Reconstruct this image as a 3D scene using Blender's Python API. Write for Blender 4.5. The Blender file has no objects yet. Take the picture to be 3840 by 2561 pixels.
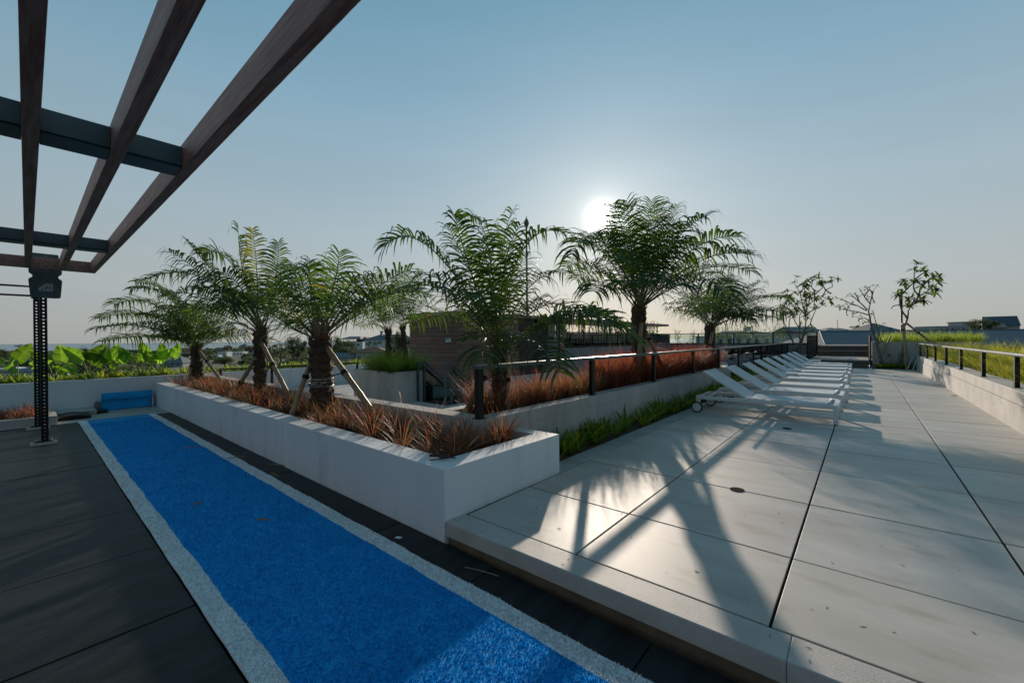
import bpy, math, random
from mathutils import Vector, Matrix
R = random.Random(11)
COL = bpy.context.scene.collection
PI = math.pi
YAW = math.radians(39.9)          # the camera looks this far left of the long axis of the deck (+Y)
SUN_AZ, SUN_EL = math.radians(27.6), math.radians(15.8)   # sun is left of +Y and low
FL = -0.173                       # level of the rubber gym floor (the stone deck is 0)

# ------------------------------------------------------------------ materials
def _nt(name):
    m = bpy.data.materials.new(name); m.use_nodes = True
    nt = m.node_tree; nt.nodes.clear()
    return m, nt, nt.nodes.new, nt.links.new

def mat(name, c1, c2=None, rough=.6, scale=4., stretch=(1, 1, 1), bump=0., bscale=60., bstretch=(1, 1, 1), metal=0., spec=.5,
        attr=False, trans=None, tmix=.4, detail=6., c3=None, s3=40., a3=.3, contrast=(.3, .7), coat=0.):
    """procedural surface: two-colour noise, an optional third colour in fine specks, bump, optional per-blade tint and light passing through"""
    m, nt, N, L = _nt(name)
    out = N('ShaderNodeOutputMaterial'); p = N('ShaderNodeBsdfPrincipled')
    p.inputs['Roughness'].default_value = rough; p.inputs['Metallic'].default_value = metal
    p.inputs['Specular IOR Level'].default_value = spec
    p.inputs['Coat Weight'].default_value = coat
    if c2 is None: c2 = tuple(min(1, v * 1.25) for v in c1); c1 = tuple(v * .8 for v in c1)
    tc = N('ShaderNodeTexCoord'); mp = N('ShaderNodeMapping'); mp.inputs['Scale'].default_value = stretch
    L(tc.outputs['Object'], mp.inputs['Vector'])
    n = N('ShaderNodeTexNoise'); n.inputs['Scale'].default_value = scale; n.inputs['Detail'].default_value = detail
    n.inputs['Roughness'].default_value = .62
    L(mp.outputs[0], n.inputs['Vector'])
    r = N('ShaderNodeValToRGB'); e = r.color_ramp.elements
    e[0].position, e[1].position = contrast
    e[0].color = (*c1, 1); e[1].color = (*c2, 1)
    L(n.outputs['Fac'], r.inputs[0]); colr = r.outputs[0]
    if c3:
        n3 = N('ShaderNodeTexNoise'); n3.inputs['Scale'].default_value = s3; n3.inputs['Detail'].default_value = 3
        L(mp.outputs[0], n3.inputs['Vector'])
        r3 = N('ShaderNodeValToRGB'); r3.color_ramp.elements[0].position = .56; r3.color_ramp.elements[1].position = .72
        L(n3.outputs['Fac'], r3.inputs[0])
        mu = N('ShaderNodeMath'); mu.operation = 'MULTIPLY'; mu.inputs[1].default_value = a3; L(r3.outputs[0], mu.inputs[0])
        mx = N('ShaderNodeMixRGB'); mx.inputs[2].default_value = (*c3, 1); L(mu.outputs[0], mx.inputs[0]); L(colr, mx.inputs[1]); colr = mx.outputs[0]
    if attr:
        at = N('ShaderNodeAttribute'); at.attribute_name = 'Col'
        mx = N('ShaderNodeMixRGB'); mx.blend_type = 'MULTIPLY'; mx.inputs[0].default_value = 1
        L(colr, mx.inputs[1]); L(at.outputs['Color'], mx.inputs[2]); colr = mx.outputs[0]
    L(colr, p.inputs['Base Color'])
    if bump:
        mb = N('ShaderNodeMapping'); mb.inputs['Scale'].default_value = bstretch; L(tc.outputs['Object'], mb.inputs['Vector'])
        nb = N('ShaderNodeTexNoise'); nb.inputs['Scale'].default_value = bscale; nb.inputs['Detail'].default_value = 4
        L(mb.outputs[0], nb.inputs['Vector'])
        b = N('ShaderNodeBump'); b.inputs['Strength'].default_value = bump; b.inputs['Distance'].default_value = .01
        L(nb.outputs['Fac'], b.inputs['Height']); L(b.outputs[0], p.inputs['Normal'])
    if trans:
        t = N('ShaderNodeBsdfTranslucent')
        mt = N('ShaderNodeMixRGB'); mt.blend_type = 'MULTIPLY'; mt.inputs[0].default_value = 1; mt.inputs[2].default_value = (*trans, 1)
        if attr: L(at.outputs['Color'], mt.inputs[1])
        else: mt.inputs[1].default_value = (1, 1, 1, 1)
        L(mt.outputs[0], t.inputs['Color'])
        s = N('ShaderNodeMixShader'); s.inputs[0].default_value = tmix
        L(p.outputs[0], s.inputs[1]); L(t.outputs[0], s.inputs[2]); L(s.outputs[0], out.inputs[0])
    else:
        L(p.outputs[0], out.inputs[0])
    return m

def glass_mat(name, tint=(.9, .95, .95), rough=.02, base=.06):
    m, nt, N, L = _nt(name)
    out = N('ShaderNodeOutputMaterial'); t = N('ShaderNodeBsdfTransparent'); g = N('ShaderNodeBsdfGlossy')
    t.inputs[0].default_value = (*tint, 1); g.inputs['Roughness'].default_value = rough
    f = N('ShaderNodeFresnel'); f.inputs[0].default_value = 1.5
    n = N('ShaderNodeTexNoise'); n.inputs['Scale'].default_value = 3
    a = N('ShaderNodeMath'); a.operation = 'MULTIPLY_ADD'; a.inputs[1].default_value = base; L(n.outputs['Fac'], a.inputs[0]); L(f.outputs[0], a.inputs[2])
    s = N('ShaderNodeMixShader'); L(a.outputs[0], s.inputs[0]); L(t.outputs[0], s.inputs[1]); L(g.outputs[0], s.inputs[2]); L(s.outputs[0], out.inputs[0])
    return m

MT = {}
MT['stone'] = mat('pale_stone_paver', (.405, .368, .332), (.62, .58, .535), rough=.52, scale=1.1, stretch=(.7, 1.9, 1), bump=.10, bscale=40, bstretch=(1, 6, 1), c3=(.24, .19, .14), s3=2.6, a3=.32, contrast=(.22, .8), spec=.25, attr=True)
MT['stone_edge'] = mat('speckled_stone_nosing', (.40, .365, .335), (.52, .48, .445), rough=.58, spec=.25, scale=3, bump=.25, bscale=160, c3=(.2, .17, .14), s3=130, a3=.5)
MT['joint'] = mat('dark_joint', (.02, .019, .017), rough=.9, spec=.02)
MT['ledge'] = mat('weathered_brown_ledge', (.10, .07, .045), (.20, .14, .09), rough=.85, scale=6, bump=.4)
MT['rubber'] = mat('black_rubber_tile', (.004, .0045, .005), (.026, .028, .031), contrast=(.4, .75), rough=.5, scale=1.3, stretch=(6, 1, 1), bump=.35, bscale=260, c3=(.07, .068, .066), s3=110, a3=.14, spec=.28)
MT['turf'] = mat('blue_artificial_turf', (.007, .29, .68), (.014, .41, .86), rough=.75, scale=2.2, bump=.9, bscale=190, c3=(.004, .165, .45), s3=75, a3=.85, spec=.2)
MT['turf_white'] = mat('white_artificial_turf', (.82, .84, .86), (.92, .93, .94), rough=.8, scale=3, bump=.9, bscale=190, c3=(.45, .48, .5), s3=75, a3=.5, spec=.2)
MT['pile_blue'] = mat('blue_turf_fibre', (.008, .31, .69), (.014, .44, .87), rough=.55, attr=True, trans=(.01, .36, .85), tmix=.3, spec=.3)
MT['pile_white'] = mat('white_turf_fibre', (.80, .82, .84), (.93, .94, .95), rough=.6, attr=True, trans=(.7, .72, .75), tmix=.25, spec=.3)
MT['white'] = mat('white_painted_render', (.63, .66, .69), (.75, .77, .79), rough=.65, spec=.3, scale=1.3, stretch=(1, 1, .3), bump=.08, bscale=90, c3=(.42, .41, .39), s3=4, a3=.3)
MT['concrete'] = mat('grey_concrete', (.29, .295, .295), (.46, .46, .45), rough=.7, scale=1.7, stretch=(1, 1, .35), bump=.18, bscale=30, c3=(.18, .17, .16), s3=5, a3=.35)
MT['concrete_lt'] = mat('pale_concrete', (.37, .35, .325), (.52, .495, .465), rough=.7, scale=2, bump=.15, bscale=40, c3=(.22, .2, .17), s3=6, a3=.3)
MT['soil'] = mat('brown_soil', (.05, .032, .018), (.14, .095, .055), rough=.95, scale=14, bump=1., bscale=50)
MT['wood'] = mat('dark_weathered_timber', (.19, .075, .052), (.36, .235, .19), rough=.5, scale=3.5, stretch=(.7, 12, 12), contrast=(.38, .66), bump=.4, bscale=14, bstretch=(1, 14, 14), c3=(.24, .19, .17), s3=2.5, a3=.5, spec=.5)
MT['steel'] = mat('dark_teal_steel', (.018, .055, .066), (.035, .085, .098), rough=.4, scale=6, bump=.05, spec=.5)
MT['black'] = mat('black_powder_coat', (.006, .007, .008), (.012, .013, .014), rough=.55, spec=.25, scale=9, bump=.06, bscale=200)
MT['galv'] = mat('galvanised_steel', (.42, .43, .43), (.62, .63, .63), rough=.42, scale=14, metal=.6)
MT['railtop'] = mat('brushed_rail', (.09, .09, .09), (.16, .158, .155), rough=.45, scale=14, stretch=(1, .2, 1), metal=.35)
MT['whitemetal'] = mat('white_powder_coat', (.62, .655, .69), (.70, .73, .76), rough=.38, scale=7, bump=.04, bscale=120)
MT['sling'] = mat('white_mesh_sling', (.60, .65, .69), (.68, .73, .77), rough=.6, scale=8, bump=.3, bscale=420, bstretch=(1, 1, 1), trans=(.55, .57, .58), tmix=.18)
MT['tyre'] = mat('black_rubber_tyre', (.018, .018, .018), rough=.7, scale=9)
MT['board'] = mat('brown_timber_cladding', (.115, .064, .045), (.215, .128, .088), rough=.6, scale=2.4, stretch=(1, 1, 14), bump=.25, bscale=14, bstretch=(1, 1, 14), attr=True)
MT['deckwood'] = mat('brown_deck_boards', (.07, .05, .04), (.13, .10, .08), rough=.55, scale=3, stretch=(.5, 8, 1), bump=.2, bscale=20)
MT['deckpale'] = mat('pale_deck_boards', (.30, .26, .225), (.42, .37, .33), rough=.6, scale=3, stretch=(.5, 8, 1), bump=.2, bscale=20)
MT['trunk'] = mat('fibrous_palm_trunk', (.030, .020, .013), (.11, .075, .05), rough=.9, scale=16, stretch=(1, 1, 2.2), bump=1., bscale=26, bstretch=(1, 1, 3))
MT['boot'] = mat('dry_leaf_base', (.14, .085, .06), (.34, .22, .16), rough=.8, scale=9, stretch=(6, 6, 1), bump=.7, bscale=22, attr=True)
MT['rachis'] = mat('palm_leaf_stalk', (.10, .095, .03), (.21, .19, .08), rough=.45, scale=6, attr=True)
MT['leaflet'] = mat('palm_leaflet', (.017, .042, .015), (.04, .078, .025), rough=.5, scale=5, attr=True, trans=(.11, .21, .02), tmix=.4, spec=.35)
MT['alocasia'] = mat('broad_green_leaf', (.035, .11, .012), (.06, .17, .02), rough=.38, scale=6, attr=True, trans=(.21, .42, .025), tmix=.5, spec=.6)
MT['stem'] = mat('pale_green_stem', (.16, .24, .06), (.26, .34, .11), rough=.5, scale=6, trans=(.3, .4, .08), tmix=.2)
MT['strip'] = mat('strap_leaf', (.05, .11, .014), (.10, .19, .03), rough=.4, scale=5, attr=True, trans=(.34, .46, .04), tmix=.5, spec=.5)
MT['redgrass'] = mat('red_fountain_grass_blade', (.13, .058, .038), (.26, .128, .08), rough=.5, scale=5, attr=True, trans=(.41, .16, .09), tmix=.44, spec=.4)
MT['greengrass'] = mat('green_fountain_grass_blade', (.06, .11, .014), (.13, .20, .035), rough=.5, scale=5, attr=True, trans=(.42, .52, .07), tmix=.5, spec=.4)
MT['plume'] = mat('pale_grass_plume', (.55, .42, .34), (.75, .62, .52), rough=.9, scale=9, trans=(.8, .62, .5), tmix=.6)
MT['bamboo'] = mat('bamboo_pole', (.20, .145, .085), (.36, .28, .17), rough=.45, scale=5, stretch=(4, 4, 1), bump=.12, bscale=12)
MT['bark'] = mat('pale_grey_bark', (.085, .07, .058), (.20, .17, .145), rough=.8, scale=9, bump=.5, bscale=40)
MT['frangi'] = mat('frangipani_leaf', (.022, .05, .015), (.05, .09, .025), rough=.4, scale=5, attr=True, trans=(.16, .27, .03), tmix=.4, spec=.5)
MT['dryleaf'] = mat('dry_brown_leaf', (.12, .075, .035), (.26, .17, .09), rough=.7, scale=20)
MT['signwhite'] = mat('pale_blue_print', (.55, .68, .74), rough=.5)
MT['signteal'] = mat('teal_notice', (.05, .30, .32), (.08, .38, .40), rough=.4)
MT['paper'] = mat('white_notice', (.62, .74, .74), rough=.5)
MT['glass'] = glass_mat('clear_glass', (.86, .92, .91), base=.10)
MT['darkglass'] = glass_mat('smoked_glass', (.20, .24, .24), base=.04)
MT['panel'] = mat('blue_grey_panel', (.12, .145, .165), (.18, .21, .235), rough=.45, scale=3)
MT['dark'] = mat('dark_interior', (.012, .012, .012), rough=.8)
MT['land'] = mat('distant_green_land', (.035, .06, .035), (.12, .125, .085), rough=.95, scale=.03, bump=0)  # aerial haze is mixed into the base colours of these far materials
MT['sea'] = mat('hazy_sea', (.20, .25, .28), (.235, .285, .31), rough=.38, scale=.004, bump=.25, bscale=.35, spec=.3)
MT['farleaf'] = mat('distant_foliage', (.035, .06, .035), (.10, .135, .065), rough=.8, scale=.8, attr=True, trans=(.16, .22, .07), tmix=.3)
MT['fartrunk'] = mat('distant_trunk', (.07, .06, .05), rough=.9)
MT['wallwhite'] = mat('distant_white_wall', (.55, .60, .63), (.68, .72, .74), rough=.8, scale=.5)
MT['wallgrey'] = mat('distant_grey_wall', (.26, .29, .31), (.36, .39, .40), rough=.8, scale=.5)
MT['wallochre'] = mat('distant_ochre_wall', (.34, .27, .20), (.44, .36, .27), rough=.8, scale=.5)
MT['roofred'] = mat('red_clay_roof_tiles', (.20, .075, .05), (.33, .13, .085), rough=.8, scale=2, stretch=(1, 1, 5), bump=.4, bscale=5)
MT['roofgrey'] = mat('grey_shingle_roof', (.085, .10, .115), (.16, .18, .195), rough=.7, scale=1.5, stretch=(1, 1, 5))
MT['win'] = mat('dark_window_pane', (.03, .04, .05), (.06, .075, .085), rough=.2, scale=.6)

def slate():
    m, nt, N, L = _nt('dark_slate_roof_rows')
    out = N('ShaderNodeOutputMaterial'); p = N('ShaderNodeBsdfPrincipled'); tc = N('ShaderNodeTexCoord')
    w = N('ShaderNodeTexWave'); w.bands_direction = 'Z'; w.inputs['Scale'].default_value = 2.6; w.inputs['Distortion'].default_value = .4; w.inputs['Detail'].default_value = 2
    n = N('ShaderNodeTexNoise'); n.inputs['Scale'].default_value = .9; n.inputs['Detail'].default_value = 6
    L(tc.outputs['Object'], w.inputs['Vector']); L(tc.outputs['Object'], n.inputs['Vector'])
    r = N('ShaderNodeValToRGB'); r.color_ramp.elements[0].color = (.045, .062, .08, 1); r.color_ramp.elements[1].color = (.10, .13, .155, 1)
    mx = N('ShaderNodeMath'); mx.operation = 'MULTIPLY'; L(w.outputs['Fac'], mx.inputs[0]); L(n.outputs['Fac'], mx.inputs[1])
    ad = N('ShaderNodeMath'); ad.operation = 'MULTIPLY_ADD'; ad.inputs[1].default_value = 1.1; ad.inputs[2].default_value = .1; L(mx.outputs[0], ad.inputs[0])
    L(ad.outputs[0], r.inputs[0]); L(r.outputs[0], p.inputs['Base Color']); p.inputs['Roughness'].default_value = .55
    b = N('ShaderNodeBump'); b.inputs['Strength'].default_value = .5; b.inputs['Distance'].default_value = .05; L(w.outputs['Fac'], b.inputs['Height']); L(b.outputs[0], p.inputs['Normal'])
    L(p.outputs[0], out.inputs[0]); return m
MT['slate'] = slate()

# ------------------------------------------------------------------ mesh building
class MB:
    def __init__(s, f=None): s.v = []; s.f = []; s.m = []; s.c = []; s.xf = f; s.k = 1.; s.mi = 0
    def pt(s, p, c=None):
        s.v.append(tuple(s.xf(p)) if s.xf else tuple(p)); s.c.append(c or (1, 1, 1)); return len(s.v) - 1
    def face(s, pts, c=None):
        s.f.append([s.pt(p, c) for p in pts]); s.m.append(s.mi)
    def box(s, x0, x1, y0, y1, z0, z1, c=None):
        i = [s.pt((x, y, z), c) for z in (z0, z1) for y in (y0, y1) for x in (x0, x1)]
        for q in ((0, 2, 3, 1), (4, 5, 7, 6), (0, 1, 5, 4), (2, 6, 7, 3), (0, 4, 6, 2), (1, 3, 7, 5)):
            s.f.append([i[k] for k in q]); s.m.append(s.mi)
    def obox(s, o, ax, ay, az):
        """box from a corner o and three edge vectors"""
        o, ax, ay, az = Vector(o), Vector(ax), Vector(ay), Vector(az)
        i = [s.pt(o + ax * a + ay * b + az * c) for c in (0, 1) for b in (0, 1) for a in (0, 1)]
        for q in ((0, 2, 3, 1), (4, 5, 7, 6), (0, 1, 5, 4), (2, 6, 7, 3), (0, 4, 6, 2), (1, 3, 7, 5)):
            s.f.append([i[k] for k in q]); s.m.append(s.mi)
    def prism(s, poly, z0, z1, c=None):
        n = len(poly); a = [s.pt((x, y, z0), c) for x, y in poly]; b = [s.pt((x, y, z1), c) for x, y in poly]
        s.f.append(a[::-1]); s.m.append(s.mi); s.f.append(b); s.m.append(s.mi)
        for k in range(n): s.f.append([a[k], a[(k + 1) % n], b[(k + 1) % n], b[k]]); s.m.append(s.mi)
    def tube(s, pts, rad, n=8, caps=True, c=None, jit=0.):
        pts = [Vector(p) for p in pts]
        if not isinstance(rad, (list, tuple)): rad = [rad] * len(pts)
        rings = []; u = None
        for k, p in enumerate(pts):
            t = (pts[min(k + 1, len(pts) - 1)] - pts[max(k - 1, 0)]).normalized()
            if u is None: u = t.orthogonal().normalized()
            u = (u - t * u.dot(t)).normalized(); w = t.cross(u)
            rings.append([s.pt(p + (u * math.cos(2 * PI * j / n) + w * math.sin(2 * PI * j / n)) * rad[k] * (1 + R.uniform(-jit, jit)), c) for j in range(n)])
        for a, b in zip(rings, rings[1:]):
            for j in range(n): s.f.append([a[j], a[(j + 1) % n], b[(j + 1) % n], b[j]]); s.m.append(s.mi)
        if caps: s.f.append(rings[0][::-1]); s.m.append(s.mi); s.f.append(rings[-1]); s.m.append(s.mi)
    def strip(s, pts, widths, side, c0, c1=None):
        """a blade: quads along pts, widened along side"""
        c1 = c1 or c0; n = len(pts); prev = None
        for k, (p, w) in enumerate(zip(pts, widths)):
            t = k / (n - 1); c = tuple(a + (b - a) * t for a, b in zip(c0, c1))
            if w <= 0: cur = [s.pt(p, c)]
            else: cur = [s.pt(p - side * w * .5, c), s.pt(p + side * w * .5, c)]
            if prev:
                s.f.append([prev[0], prev[1], cur[1], cur[0]] if len(cur) == 2 else [prev[0], prev[1], cur[0]]); s.m.append(s.mi)
            prev = cur
    def build(s, name, mats, parent=None, smooth=False, bevel=0., kind=None, seg=2):
        me = bpy.data.meshes.new(name)
        me.from_pydata(s.v, [], s.f); me.update()
        for m in (mats if isinstance(mats, (list, tuple)) else [mats]): me.materials.append(m)
        if max(s.m, default=0): me.polygons.foreach_set('material_index', s.m)
        at = me.color_attributes.new('Col', 'FLOAT_COLOR', 'POINT')
        buf = []
        for c in s.c: buf += [c[0], c[1], c[2], 1.]
        at.data.foreach_set('color', buf)
        if smooth: me.polygons.foreach_set('use_smooth', [True] * len(me.polygons))
        o = bpy.data.objects.new(name, me); COL.objects.link(o)
        if parent: o.parent = parent; o.matrix_parent_inverse = Matrix.Translation(-parent.location) if parent.rotation_euler.z == 0 else parent.matrix_basis.inverted()
        if bevel:
            b = o.modifiers.new('bevel', 'BEVEL'); b.width = bevel; b.segments = seg; b.limit_method = 'ANGLE'; b.angle_limit = .6
        if kind: o['kind'] = kind
        return o

def empty(name, loc, label, cat, group=None):
    o = bpy.data.objects.new(name, None); COL.objects.link(o); o.location = loc; o.empty_display_size = .1
    return tag(o, label, cat, group)
def tag(o, label, cat, group=None):
    o['label'] = label; o['category'] = cat
    if group: o['group'] = group
    return o
def copy_tree(o, loc, rz, label, scale=None, parent=None):
    c = o.copy(); COL.objects.link(c)
    if parent is None:
        c.location = loc; c.rotation_euler = (0, 0, rz); c['label'] = label
        if scale: c.scale = scale
    else: c.parent = parent
    for ch in list(o.children): copy_tree(ch, None, 0, None, None, c)
    return c
def gym(p):   # the gym strip runs one degree off the deck's axes
    return (p[0], p[1] - .0173 * (p[0] + 2.67), p[2])
PALMS={'p1':((-13.0,3.1,0.33),(-13.06,3.05,1.38),[(-0.81,-0.64,0.44,-1.94,-1.54,0.16),(-0.99,-0.74,0.85,-2.21,-1.64,0.53),(-0.84,-0.6,1.21,-2.14,-1.56,0.75),(-0.71,-0.55,1.51,-1.72,-1.33,1.13),(-0.27,-0.33,1.65,-1.02,-1.11,1.46),(-0.3,-0.14,1.63,-1.36,-0.88,1.68),(1.16,0.2,0.31,2.52,0.18,0.44),(1.07,0.15,0.72,2.44,0.19,0.56),(0.72,-0.2,0.5,1.8,-0.51,0.9),(0.52,-0.39,0.42,1.58,-0.75,0.66),(-0.57,0.33,0.44,-1.51,0.75,1.09),(-0.39,0.46,0.46,-1.15,1.0,0.93),(0.29,-0.53,0.33,1.06,-1.03,0.43),(-1.1,-0.08,0.22,-2.7,-0.15,0.24),(1.07,0.06,0.31,2.4,-0.07,0.53),(0.87,-0.12,0.44,2.08,-0.38,0.7),(0.12,-0.56,0.52,0.59,-1.14,0.59),(-0.89,0.08,0.48,-2.21,0.21,1.04),(0.35,-0.45,0.6,1.16,-0.9,0.82)]),'p2':((-8.98,3.1,0.33),(-8.95,3.13,1.72),[(-0.3,-0.32,1.07,-0.18,-0.34,2.0),(0.09,0.02,1.16,0.08,-0.09,1.98),(0.14,0.22,1.05,0.01,0.27,1.78),(-0.55,-0.37,1.79,-1.09,-0.7,1.51),(-0.86,-0.75,1.51,-1.6,-1.43,1.01),(-0.72,-0.59,1.13,-1.16,-0.94,1.78),(-0.67,-0.62,1.05,-1.22,-1.18,1.56),(0.05,0.41,1.54,-0.26,0.7,0.23),(-0.08,-0.55,1.23,0.54,-0.76,0.34),(-0.85,-0.41,0.79,-1.82,-0.78,0.42),(-0.64,-0.63,0.91,-1.13,-1.21,0.66),(0.74,-0.02,0.59,1.65,-0.25,0.53),(0.44,-0.27,0.54,1.21,-0.6,0.64),(-0.23,-0.54,0.91,-0.14,-0.98,0.72),(-0.02,-0.39,1.26,0.19,-0.79,0.97),(-0.24,0.28,0.71,-0.64,0.66,1.42),(-0.74,-0.71,0.7,-1.28,-1.31,0.41)]),'p3':((-6.4,3.08,0.33),(-6.41,3.07,1.53),[(0.12,-0.29,1.55,0.41,-0.63,0.71),(-0.49,0.04,0.72,-0.98,0.3,1.41),(0.54,0.11,0.89,0.93,-0.09,1.22),(-0.26,0.27,0.62,-0.71,0.61,1.32),(-0.83,-0.2,0.26,-1.78,-0.27,0.72),(-0.86,-0.15,0.14,-1.84,-0.13,0.46),(0.7,0.59,0.89,1.26,1.05,0.67),(0.6,0.44,0.81,1.16,0.81,1.03),(0.65,0.15,0.87,1.32,0.11,0.91),(0.63,0.07,0.76,1.33,-0.05,0.86),(-0.55,0.0,0.63,-1.21,0.16,1.32),(0.08,-0.44,0.44,0.49,-0.84,0.74),(0.05,0.56,0.54,-0.12,1.18,0.56),(0.28,0.57,0.65,0.38,1.16,0.86),(0.2,-0.43,0.33,0.78,-0.85,0.45),(0.65,-0.07,0.49,1.44,-0.33,0.49),(-0.43,0.22,0.56,-1.07,0.55,1.06),(-0.55,0.11,0.59,-1.3,0.33,1.06)]),'p4':((-9.6,6.4,0.7),(-9.6,6.4,1.74),[(-0.41,-0.4,0.91,-0.6,-0.65,1.28),(-0.28,-0.22,0.99,-0.46,-0.35,1.58),(-0.13,-0.03,0.88,-0.27,-0.02,1.6),(0.05,0.02,0.9,0.3,0.2,1.74),(-0.71,-0.02,0.35,-1.61,0.08,0.19),(0.05,-0.48,0.73,0.43,-0.96,0.61),(0.41,-0.17,0.58,0.95,-0.49,0.89),(0.55,-0.13,0.4,1.21,-0.46,0.57),(0.15,-0.32,0.64,0.5,-0.71,1.01),(-0.12,-0.55,0.52,0.04,-1.1,0.49),(0.1,0.29,0.88,0.23,0.7,1.4),(-0.36,0.15,0.62,-0.85,0.42,1.29)]),'p4b':((-8.95,6.5,0.7),(-9.02,6.45,1.84),[(-0.05,0.14,0.85,-0.16,0.33,1.59),(0.11,0.31,0.95,0.21,0.72,1.39),(-0.07,0.49,0.62,-0.36,1.06,0.79),(0.23,-0.39,0.55,0.68,-0.9,0.54),(-0.36,0.1,0.78,-0.87,0.28,1.37),(-0.21,0.45,0.35,-0.68,1.01,0.41),(0.14,-0.38,0.69,0.43,-0.87,0.81),(0.04,0.44,0.73,-0.01,1.01,1.09),(0.18,-0.15,0.73,0.46,-0.38,1.32),(0.29,0.07,0.82,0.63,0.08,1.41),(-0.59,0.1,0.43,-1.51,0.21,0.26)]),'p5':((-3.75,4.22,0.5),(-3.76,4.22,1.41),[(-0.74,-0.61,1.9,-1.15,-0.95,1.37),(-0.25,-0.42,1.5,-0.1,-0.64,1.71),(-0.23,0.08,1.26,-0.22,0.49,2.04),(-0.21,0.19,1.83,-0.75,0.27,1.94),(0.34,0.04,1.7,0.96,0.18,1.39),(0.01,0.57,1.25,0.13,1.51,1.21),(0.28,0.85,1.05,0.26,1.73,0.47),(0.97,0.77,0.91,1.51,1.15,0.12),(1.0,0.57,0.8,1.56,0.62,0.18),(0.99,0.36,0.77,1.57,0.15,0.3),(-0.76,-0.02,0.74,-1.9,-0.04,0.36),(0.68,-0.15,0.35,1.37,-0.64,-0.26),(-0.53,-0.1,1.25,-1.06,-0.04,1.86),(0.21,-0.27,1.19,0.76,-0.5,1.4),(-0.06,-0.73,0.7,0.36,-1.4,0.6),(-0.16,-0.7,0.98,0.13,-1.32,0.86),(0.19,-0.4,0.95,0.55,-0.94,1.19),(-0.14,0.63,0.67,-0.36,1.54,0.83),(0.15,-0.63,0.51,0.69,-1.31,0.54),(0.45,-0.35,0.61,1.06,-0.93,0.74),(-0.59,0.07,1.08,-1.31,0.31,1.57),(-0.26,0.39,1.05,-0.36,1.22,1.51),(0.23,-0.6,0.42,0.85,-1.27,-0.07),(-0.27,-0.69,0.99,-0.24,-1.38,0.72)]),'p6':((-3.78,8.85,0.5),(-3.77,8.87,2.2),[(-0.42,-1.24,2.12,-0.23,-2.42,0.84),(-1.17,0.09,1.53,-2.28,0.76,1.29),(-1.02,0.28,1.32,-2.22,0.97,0.9),(-0.89,0.31,1.76,-2.02,0.93,1.87),(-0.56,0.6,2.03,-1.72,1.23,1.96),(0.13,-0.79,1.41,0.36,-1.95,1.72),(0.17,-0.72,1.52,0.57,-1.69,1.86),(0.4,-0.54,1.45,0.87,-1.49,1.81),(-0.03,0.86,1.68,-0.2,2.04,2.91),(0.13,1.0,1.63,0.1,2.29,2.79),(0.81,-0.08,1.67,1.59,-0.56,1.64),(1.1,0.26,1.55,1.98,-0.01,1.21),(1.15,0.24,1.26,2.08,-0.08,0.86),(0.74,1.37,1.33,1.56,3.16,1.01),(1.26,0.03,0.87,1.92,-0.97,0.07),(0.88,-0.5,0.59,1.54,-1.81,0.21),(-0.52,0.7,1.09,-1.27,1.79,2.19),(-0.04,1.09,1.09,-0.35,2.52,2.18),(0.85,-0.33,1.04,1.5,-1.36,1.12),(-0.06,-1.28,0.7,0.38,-2.76,0.1),(-0.51,0.62,1.37,-1.48,1.38,2.41),(-0.3,0.82,1.12,-0.81,2.01,2.5),(0.66,-0.46,1.27,1.25,-1.5,1.36),(0.27,-1.08,0.38,0.85,-2.56,0.2),(0.6,-0.79,0.39,1.21,-2.21,0.34),(0.27,1.34,1.09,0.42,3.13,1.52),(0.11,-1.12,0.81,0.53,-2.58,0.66),(0.38,1.41,0.92,0.7,3.31,1.1),(-0.33,0.95,0.88,-0.88,2.32,1.81),(-0.56,0.8,0.73,-1.47,1.94,1.29)]),'p7':((-3.75,14.35,0.5),(-3.75,14.35,1.88),[(-0.73,0.53,0.9,-1.9,1.25,0.94),(-0.63,0.64,0.9,-1.55,1.63,1.39),(0.46,1.37,0.98,0.89,3.19,1.72),(0.41,1.4,0.77,0.81,3.32,1.42),(0.77,1.47,1.14,1.52,3.32,1.05),(1.23,0.16,0.72,2.04,-0.46,0.35),(1.05,-0.21,0.46,1.76,-1.24,0.18),(0.05,1.13,1.09,0.14,2.83,2.0),(0.42,-0.79,0.89,0.89,-2.12,1.26),(-0.35,0.92,0.85,-0.89,2.28,1.64),(0.21,1.32,0.92,0.23,3.07,1.61),(0.77,-0.52,0.7,1.39,-1.76,0.72),(-0.12,-1.31,0.65,0.07,-2.98,0.7),(-0.48,0.79,0.93,-1.18,1.98,1.63),(-0.74,0.6,0.65,-1.74,1.58,0.71),(-0.23,1.05,0.71,-0.59,2.61,1.48),(0.8,-0.49,0.61,1.52,-1.65,0.38),(-0.02,1.22,0.64,-0.09,3.01,1.31),(0.09,-1.22,0.43,0.42,-2.88,0.49)])}
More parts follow.
